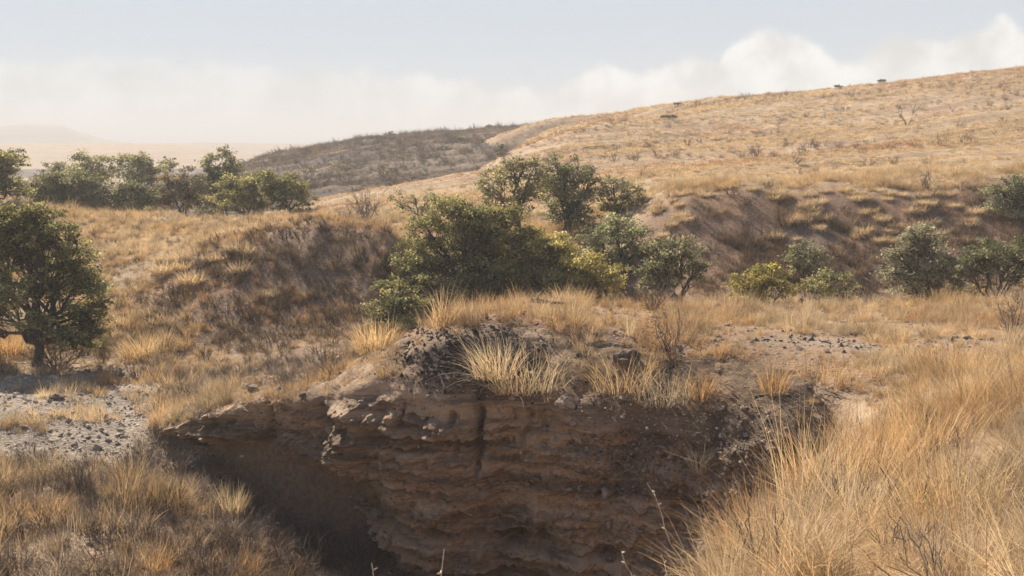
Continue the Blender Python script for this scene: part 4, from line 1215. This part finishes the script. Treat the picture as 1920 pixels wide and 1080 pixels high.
# roots that hang from the turf over the face
for k_ in range(16):
    i_ = int(np.argmin(np.abs(ru - sr.uniform(600, 1380)))); j_ = int(NTT * TOP) + 6
    p0 = BV[i_, j_] + np.array([ox[i_], oy[i_], 0]) * 0.01
    L_ = sr.uniform(0.25, 0.8)
    tb = Tubes(); pts = [np.zeros(3)]
    for q_ in range(5):
        step = np.array([ox[i_], oy[i_], 0]) * sr.uniform(0.0, 0.05) + np.array([sr.normal(0, 0.03), sr.normal(0, 0.03), -L_ / 5])
        pts.append(pts[-1] + step)
    tb.add(np.array(pts), np.linspace(0.011, 0.003, 6), 4)
    put('root', tb.mesh('root'), M_TWIG, bank, loc=tuple(p0))
_st = stalk('thin stalk with pale dry heads against the earth bank under the dome', pix(776, 748, 15.2), pix(781, 708, 15.2), 9, 8, 0.006)

pebs = proto_set('pebble_kind', [stone_mesh('pebble', sr, f) for f in (0.5, 0.65, 0.8, 0.45, 0.6, 0.7)], M_STONE_S)


def stone_turns(n, r):
    return np.stack([r.normal(0, 0.35, n), r.normal(0, 0.35, n), r.uniform(0, 6.28, n)], -1)


# gravel over the dome and the rubble
wg2 = ((dome * 1.7 + rub * 0.9 + low * 0.5) * area * (BU > 300) * (BU < 1600)).ravel(); wg2 /= wg2.sum()
n = 5200
idx = sr.choice(len(wg2), n, p=wg2)
P = BV.reshape(-1, 3)[idx] + sr.normal(0, 0.02, (n, 3)) + BN.reshape(-1, 3)[idx] * 0.01
s = np.clip(sr.lognormal(math.log(0.045), 0.45, n), 0.02, 0.12)
isd = dome.ravel()[idx] > 0.25
tint = np.where(isd[:, None], np.array([0.055, 0.046, 0.041]), np.array([0.21, 0.165, 0.13])) * sr.uniform(0.5, 1.7, (n, 1))  # dome stones get a deeper tint, part gravel colour, part painted shade
scatter('gravel', pebs, P, stone_turns(n, sr), np.repeat(s[:, None], 3, 1) * sr.uniform(0.7, 1.3, (n, 3)), sr.integers(0, 6, n), tint, 'dark gravel spilling over the dome and the bank face', 'gravel')


def sample_zone(r, y0, y1, per_m2, amax=0.70, margin=2.0, x_lo=None, x_hi=None):
    w = 2 * (amax * y1 + margin)
    n = int(per_m2 * w * (y1 - y0))
    x = r.uniform(-w / 2, w / 2, n); y = r.uniform(y0, y1, n)
    ok = np.abs(x) < amax * y + margin
    if x_lo is not None: ok &= x > x_lo
    if x_hi is not None: ok &= x < x_hi
    return x[ok], y[ok]


gv = np.random.default_rng(150)
# dark gravel on the crest of the dome, tint deepened to suggest shade
x, y = sample_zone(gv, 14.5, 20.5, 260, 0.2, 0.0)
z, sd, cl = land(x, y, cut=False); dkk = dark_soil(x, y, z)
k = (sd < -0.05) & (gv.random(len(x)) < dkk * 0.8)
x, y, z = x[k], y[k], z[k]; n = len(x)
s = np.clip(gv.lognormal(math.log(0.045), 0.45, n), 0.02, 0.13)
scatter('gravel', pebs, np.stack([x, y, z + 0.03 + s * 0.1], -1), stone_turns(n, gv), np.repeat(s[:, None], 3, 1) * gv.uniform(0.7, 1.3, (n, 3)), gv.integers(0, 6, n), np.array([0.055, 0.046, 0.041]) * gv.uniform(0.5, 2.2, (n, 1)), 'dark gravel capping the dome of the bank', 'gravel')
# pale cobbles of the wash
x, y = sample_zone(gv, 14.5, 29, 60, 0.72, 1.0, x_hi=-5.0)
z, _, _ = land(x, y, cut=False); cv = cover(x, y, z)
k = gv.random(len(x)) < cv[:, 2] * 0.95 + 0.05
x, y, z = x[k], y[k], z[k]; n = len(x)
s = np.clip(gv.lognormal(math.log(0.05), 0.62, n), 0.02, 0.32)
tint = np.array([0.40, 0.335, 0.27]) * gv.uniform(0.6, 1.3, (n, 1)) * (1 + gv.normal(0, 0.05, (n, 3)))
scatter('gravel', pebs, np.stack([x, y, z + s * 0.1], -1), stone_turns(n, gv), np.repeat(s[:, None], 3, 1) * gv.uniform(0.7, 1.3, (n, 3)), gv.integers(0, 6, n), tint, 'pale cobbles and gravel of the dry wash below the leaning oak', 'gravel')
# stones strewn on the plateau and in the gully
x, y = sample_zone(gv, 9, 26, 48, 0.62, 1.0, x_lo=-6.5)
z, sd, cl = land(x, y, cut=False); cv = cover(x, y, z)
k = (gv.random(len(x)) < np.where(cv[:, 2] > 0.2, 0.95, np.where((sd > 0) & (x < 0), 0.6, 0.22))) & ~((cl > 0.5) & (np.abs(sd) < 0.3)) & ~((sd > 0) & (cl > 0.5) & (sd < 1.5) & (x > -1.5)) & ~((sd < 0) & (y < 12))
x, y, z = x[k], y[k], z[k]; n = len(x)
s = np.clip(gv.lognormal(math.log(0.06), 0.5, n), 0.025, 0.24)
tint = np.array([0.24, 0.19, 0.16]) * gv.uniform(0.45, 1.5, (n, 1)) * (1 + gv.normal(0, 0.05, (n, 3)))
scatter('gravel', pebs, np.stack([x, y, z + s * 0.1], -1), stone_turns(n, gv), np.repeat(s[:, None], 3, 1) * gv.uniform(0.7, 1.3, (n, 3)), gv.integers(0, 6, n), tint, 'loose stones strewn over the plateau and the gully floor', 'gravel')

# ------------------------------------------------------------------ grass that nobody could count
gr = np.random.default_rng(160)
def tuft(nm, n, h, r0, tilt, droop, width, seg=3):
    V, Fq, _ = blades(gr, n, h, r0, tilt, droop, width, seg)
    return mesh_np(nm, V, Fq, smooth=False)
near_set = proto_set('near_tuft', [tuft('near_tuft', 80, 0.46, 0.14, 0.55, 0.9, 0.0024, 4) for _ in range(4)] + [tuft('near_tuft', 36, 0.78, 0.09, 0.34, 0.45, 0.002, 4) for _ in range(2)] + [tuft('near_tuft', 90, 0.34, 0.2, 1.0, 1.3, 0.0022, 4) for _ in range(3)], M_BLADE)
mid_set = proto_set('mid_tuft', [tuft('mid_tuft', 60, 0.42, 0.15, 0.5, 0.6, 0.0055) for _ in range(4)] + [tuft('mid_tuft', 40, 0.68, 0.12, 0.36, 0.4, 0.0050) for _ in range(2)] + [tuft('mid_tuft', 60, 0.2, 0.2, 0.9, 0.8, 0.006) for _ in range(3)], M_BLADE)
far_set = proto_set('far_tuft', [tuft('far_tuft', 40, 0.42, 0.30, 0.65, 0.8, 0.018, 2) for _ in range(4)] + [tuft('far_tuft', 50, 0.24, 0.42, 1.0, 0.9, 0.02, 2) for _ in range(3)], M_BLADE)
tree_xy = np.array([(a, b) for a, b, _ in KEEP_OFF])


def grass_tint(x, y, z):
    n1 = fbm(x / 1.7, y / 1.7, octaves=3, seed=171); n2 = fbm(x / 0.8, y / 0.8, octaves=2, seed=172); n3 = fbm(x / 14.0, y / 6.0, octaves=3, seed=173)
    m = len(x)
    t = np.tile(GOLD, (m, 1)) + (STRAW - GOLD) * sstep(n1, -0.5, 0.6)[:, None]
    def lay(t, col, w): return t + (col - t) * np.clip(w, 0, 1)[:, None]
    wash = (y > 9) & (y < 30) & (x < -1.5)
    t = lay(t, ORANGE, sstep(n2, 0.12, 0.55) * np.where(y < 26, 0.6, 0.3) * np.where(wash, 0.85, 1) * np.where(y < 9, 0.6, 1))
    t = lay(t, GREYST, (y < 9) * sstep(-n1, -0.1, 0.5) * 0.75)
    t = lay(t, DRAB, sstep(-n2, 0.15, 0.6) * np.where(y < 30, 0.65, 0.3))
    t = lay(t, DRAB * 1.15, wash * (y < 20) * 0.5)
    t = lay(t, DRAB * 1.0, (z < E - 6.7) * (x > -5.8) * (y < 19) * 0.85)  # gully grass dulled to carry the shade painted on the floor
    cv = cover(x, y, z)
    t = lay(t, RUST * 1.15, cv[:, 1] * 0.75 * sstep(gr.random(m), 0.1, 0.5))
    t = lay(t, np.array([0.62, 0.485, 0.325]), (y > 52) * 0.75)
    t = lay(t, RUST * 1.5, (y > 52) * (y < 200) * sstep(n3, 0.12, 0.55) * 0.6)
    br = (np.abs(brown_hill(x, y) - z) < 1.5) & (y > 92)
    t = lay(t, np.array([0.17, 0.118, 0.082]), br * 0.9)
    return t * gr.uniform(0.6, 1.3, (m, 1))


def grass_zone(name, label, coll, nk, y0, y1, per, scale, keep, amax=0.70, weights=None, lean=0.18):
    x, y = sample_zone(gr, y0, y1, per, amax)
    z, sd, cl = land(x, y, cut=False)
    p, hs = keep(x, y, z, sd, cl)
    k = gr.random(len(x)) < p
    x, y, z, hs = x[k], y[k], z[k], hs[k]
    d = np.min(np.hypot(x[:, None] - tree_xy[None, :, 0], y[:, None] - tree_xy[None, :, 1]), 1) > 0.35
    x, y, z, hs = x[d], y[d], z[d], hs[d]; m = len(x)
    s = hs * scale * np.clip(gr.lognormal(0, 0.28, m), 0.5, 1.9)
    turn = np.stack([gr.normal(0, lean, m), gr.normal(0, lean, m), gr.uniform(0, 6.28, m)], -1)
    w = gr.choice(nk, m, p=weights)
    return scatter(name, coll, np.stack([x, y, z - 0.01], -1), turn, np.stack([s, s, s * gr.uniform(0.75, 1.2, m)], -1), w, grass_tint(x, y, z), label, 'grass')


def keep_near(x, y, z, sd, cl):
    u, v = proj(x, y, z)
    p = np.where(sd < 0.25, np.clip(0.62 + 0.75 * fbm(x / 0.7, y / 0.7, octaves=2, seed=185), 0.12, 1), np.where(sd < 1.2, 0.35, 0.05)) * (y < 12.5) * (1 - (cl > 0.6) * (np.abs(sd) < 2.5) * (sd > -0.3) * 0.8)
    p = p * np.where((u < 1330) & (y < 9), 0.7, 1.0)
    n1 = fbm(x / 1.1, y / 1.1, octaves=2, seed=184)
    return p, np.clip(0.9 + 0.7 * n1, 0.35, 1.8) * np.where((u < 1330) & (y < 9), 0.30, 1.0)


def keep_bench(x, y, z, sd, cl):
    n1 = fbm(x / 1.3, y / 1.3, octaves=3, seed=181)
    u, v = proj(x, y, z)
    cv = cover(x, y, z)
    p = np.clip(0.60 + 0.6 * n1, 0.08, 1)
    bench = sd < 0
    back = bench & (v < 612)                        # bright fringe at the back of the plateau and on the dome
    p = np.where(back & (cv[:, 2] < 0.3), np.clip(0.85 + 0.3 * n1, 0.3, 1), p)
    dome = np.exp(-((u - 900) / 130) ** 2 - ((v - 672) / 48) ** 2)
    p = np.where(bench, p * (1 - np.clip(dome * 1.7, 0, 1)), p)
    p = p * (1 - np.where(x < -5, 0.80 - 0.3 * np.clip(n1, -1, 1), 0.8) * cv[:, 2])
    right = bench & (x > 6.5 + 0.25 * (y - 14)) & (y < 17)
    p = np.where(right, np.clip(p + 0.45, 0, 1), p)
    p = np.where(bench & (u > 1150) & (v > 610), np.clip(p + 0.22, 0, 1), p)
    rimz = (cl > 0.5) & (sd > np.where(u < 640, -0.06, -0.2)) & (sd < 1.6)
    p = np.where(rimz, 0.0, p)
    gully = (sd > 0) & (u > 455) & (y < 19.5) & (x < 6)
    p = np.where(gully, p * np.where(u < 600, 0.3, 0.16), p)
    flank = (sd < 0) & (u < 760) & (u > 600)
    p = np.where(flank, np.clip(p + 0.4, 0, 1), p)
    lip = bench & (u < 620)
    p = np.where(lip & ~rimz, np.clip(p + 0.5, 0, 1), p)
    washg = (sd > 0) & (u < 560)
    p = np.where(washg & (cv[:, 2] < 0.3), np.clip(p + 0.1, 0, 1), p)
    hs = np.where(back, np.where(u < 1100, 0.70, 0.50), np.where(flank | lip, 0.62, np.where(right, 0.48, np.where(washg, 0.60, 0.40)))) * np.clip(0.9 + 0.5 * n1, 0.5, 1.4)
    return p, hs


def keep_mid(x, y, z, sd, cl):
    n1 = fbm(x / 2.2, y / 2.2, octaves=3, seed=182)
    cv = cover(x, y, z)
    p = np.clip(0.75 + 0.5 * n1, 0.1, 1) * (1 - 0.45 * cv[:, 1]) * (1 - 0.8 * cv[:, 2])
    p = p * np.where((x > 3) & (y > 32.5) & (y < 41.5), 0.05, 1.0)
    red = cv[:, 1]
    return np.where(sd < 0, np.clip(p + .2, 0, 1), p * (1 - 0.35 * red)), (0.62 - 0.22 * red) * np.clip(0.9 + 0.5 * n1, 0.5, 1.5)


def keep_far(x, y, z, sd, cl):
    n1 = fbm(x / 26.0, (y - 0.3 * x) / 3.5, octaves=4, seed=183)
    return np.clip(0.82 + 0.7 * n1, 0.35, 1), np.clip(0.62 + 0.25 * n1, 0.35, 1.0)


grass_zone('grass', 'dense golden dry grass covering the near bank', near_set, 9, 1.6, 7.5, 105, 0.46, keep_near, 0.9, lean=0.5)
grass_zone('grass', 'golden and orange dry grass at the head of the gully', near_set, 9, 7.5, 12.5, 75, 0.50, keep_near, 0.74, lean=0.42)
grass_zone('grass', 'dry tufted grass over the plateau, dome and wash', mid_set, 9, 10.0, 26.0, 30, 1.0, keep_bench, 0.70)
grass_zone('grass', 'tawny dry grass on the slopes and mound across the wash', mid_set, 9, 26.0, 52.0, 30, 0.95, keep_mid, 0.68)
grass_zone('grass', 'pale golden grass over the lower hill', far_set, 7, 52.0, 95.0, 12, 0.72, keep_far, 0.68)
grass_zone('grass', 'pale golden grass over the upper hill and the brown hill', far_set, 7, 95.0, 215.0, 3.8, 1.0, keep_far, 0.64)


# ------------------------------------------------------------------ dry brush too tangled to count
brush_set = proto_set('brush_kind', [twig_mesh('brush_kind', gr, 9, 0.55, 1.3, 0.010, 1) for _ in range(4)] + [tuft('brush_kind', 70, 0.4, 0.16, 0.9, 0.5, 0.006, 2) for _ in range(3)], M_BLADE)


def brush_zone(label, y0, y1, per, keep, tint, scale):
    x, y = sample_zone(gr, y0, y1, per, 0.66)
    z, sd, cl = land(x, y, cut=False)
    k = gr.random(len(x)) < keep(x, y, z, sd)
    x, y, z = x[k], y[k], z[k]; m = len(x)
    s = scale * np.clip(gr.lognormal(0, 0.35, m), 0.4, 2.0)
    turn = np.stack([gr.normal(0, 0.15, m), gr.normal(0, 0.15, m), gr.uniform(0, 6.28, m)], -1)
    scatter('undergrowth', brush_set, np.stack([x, y, z], -1), turn, np.repeat(s[:, None], 3, 1), gr.integers(0, 7, m), tint * gr.uniform(0.6, 1.5, (m, 1)), label, 'undergrowth')


brush_zone('dark tangled brush over the red slope under the golden hill', 32.5, 42, 17, lambda x, y, z, sd: np.clip(dark_soil(x, y, z) * 1.2 + 0.25, 0, 1) * (x > 3.5) * sstep(fbm(x / 2.5, y / 2.5, octaves=2, seed=191), -0.9, 0.0), np.array([0.215, 0.15, 0.105]), 0.8)
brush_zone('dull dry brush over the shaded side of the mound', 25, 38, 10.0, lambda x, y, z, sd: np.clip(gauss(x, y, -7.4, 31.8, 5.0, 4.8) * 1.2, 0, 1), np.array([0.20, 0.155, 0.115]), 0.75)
brush_zone('dark flecks of dry brush on the lit grassy slope', 28, 52, 1.6, lambda x, y, z, sd: 0.9 * (x < -6), np.array([0.17, 0.12, 0.085]), 0.6)
brush_zone('brown flecks of brush across the golden hill', 52, 140, 0.32, lambda x, y, z, sd: sstep(fbm(x / 12.0, y / 5.0, octaves=3, seed=192), -0.35, 0.5) * (x > -0.1 * y), np.array([0.20, 0.135, 0.092]), 1.15)
brush_zone('grey brush tangled through the grass of the dry wash', 11, 26, 20, lambda x, y, z, sd: 0.85 * (sd > 0) * (x < -2.8) * (1 - cover(x, y, z)[:, 2]), np.array([0.29, 0.245, 0.215]), 0.62)
brush_zone('scraps of brush in the shaded gully', 9, 19.5, 17, lambda x, y, z, sd: 0.8 * (sd > np.where(x < -1.8, 0.0, 0.7)) * (x > -6.6) * (z < E - 6.6), np.array([0.24, 0.185, 0.15]), 0.6)
brush_zone('grey and brown scraps of brush among the grass of the near bank', 3, 12, 16, lambda x, y, z, sd: 0.9 * (sd < 0) * (x > 1.2) * sstep(fbm(x / 1.2, y / 1.2, octaves=2, seed=194), -0.2, 0.4), np.array([0.25, 0.205, 0.17]), 0.42)
brush_zone('dim brown brush over the brown hill', 95, 212, 0.5, lambda x, y, z, sd: ((np.abs(brown_hill(x, y) - z) < 1.5) & (x < 0.12 * y)) * sstep(fbm(x / 8.0, y / 8.0, octaves=3, seed=193), -0.5, 0.3), np.array([0.155, 0.115, 0.085]), 1.7)

# ------------------------------------------------------------------ dusty air
def haze_box():
    x0, x1, y0, y1, z0, z1 = -6600, 6600, -14, 6100, -14, 62
    Vh = [(x, y, z) for z in (z0, z1) for y in (y0, y1) for x in (x0, x1)]
    Fh = [(0, 2, 3, 1), (4, 5, 7, 6), (0, 1, 5, 4), (2, 6, 7, 3), (0, 4, 6, 2), (1, 3, 7, 5)]
    me = mesh_np('haze', Vh, np.array(Fh), smooth=False)
    m, T = new_mat('dusty_air')
    o = T.n('ShaderNodeOutputMaterial')
    v = T.n('ShaderNodeVolumePrincipled')
    v.inputs['Color'].default_value = (0.97, 0.95, 0.92, 1)
    v.inputs['Density'].default_value = 0.00105
    v.inputs['Anisotropy'].default_value = 0.0
    T.put(o.inputs['Volume'], v.outputs[0])
    tag(put('haze', me, m), 'pale dusty haze filling the valley air', 'haze', kind='stuff')


haze_box()
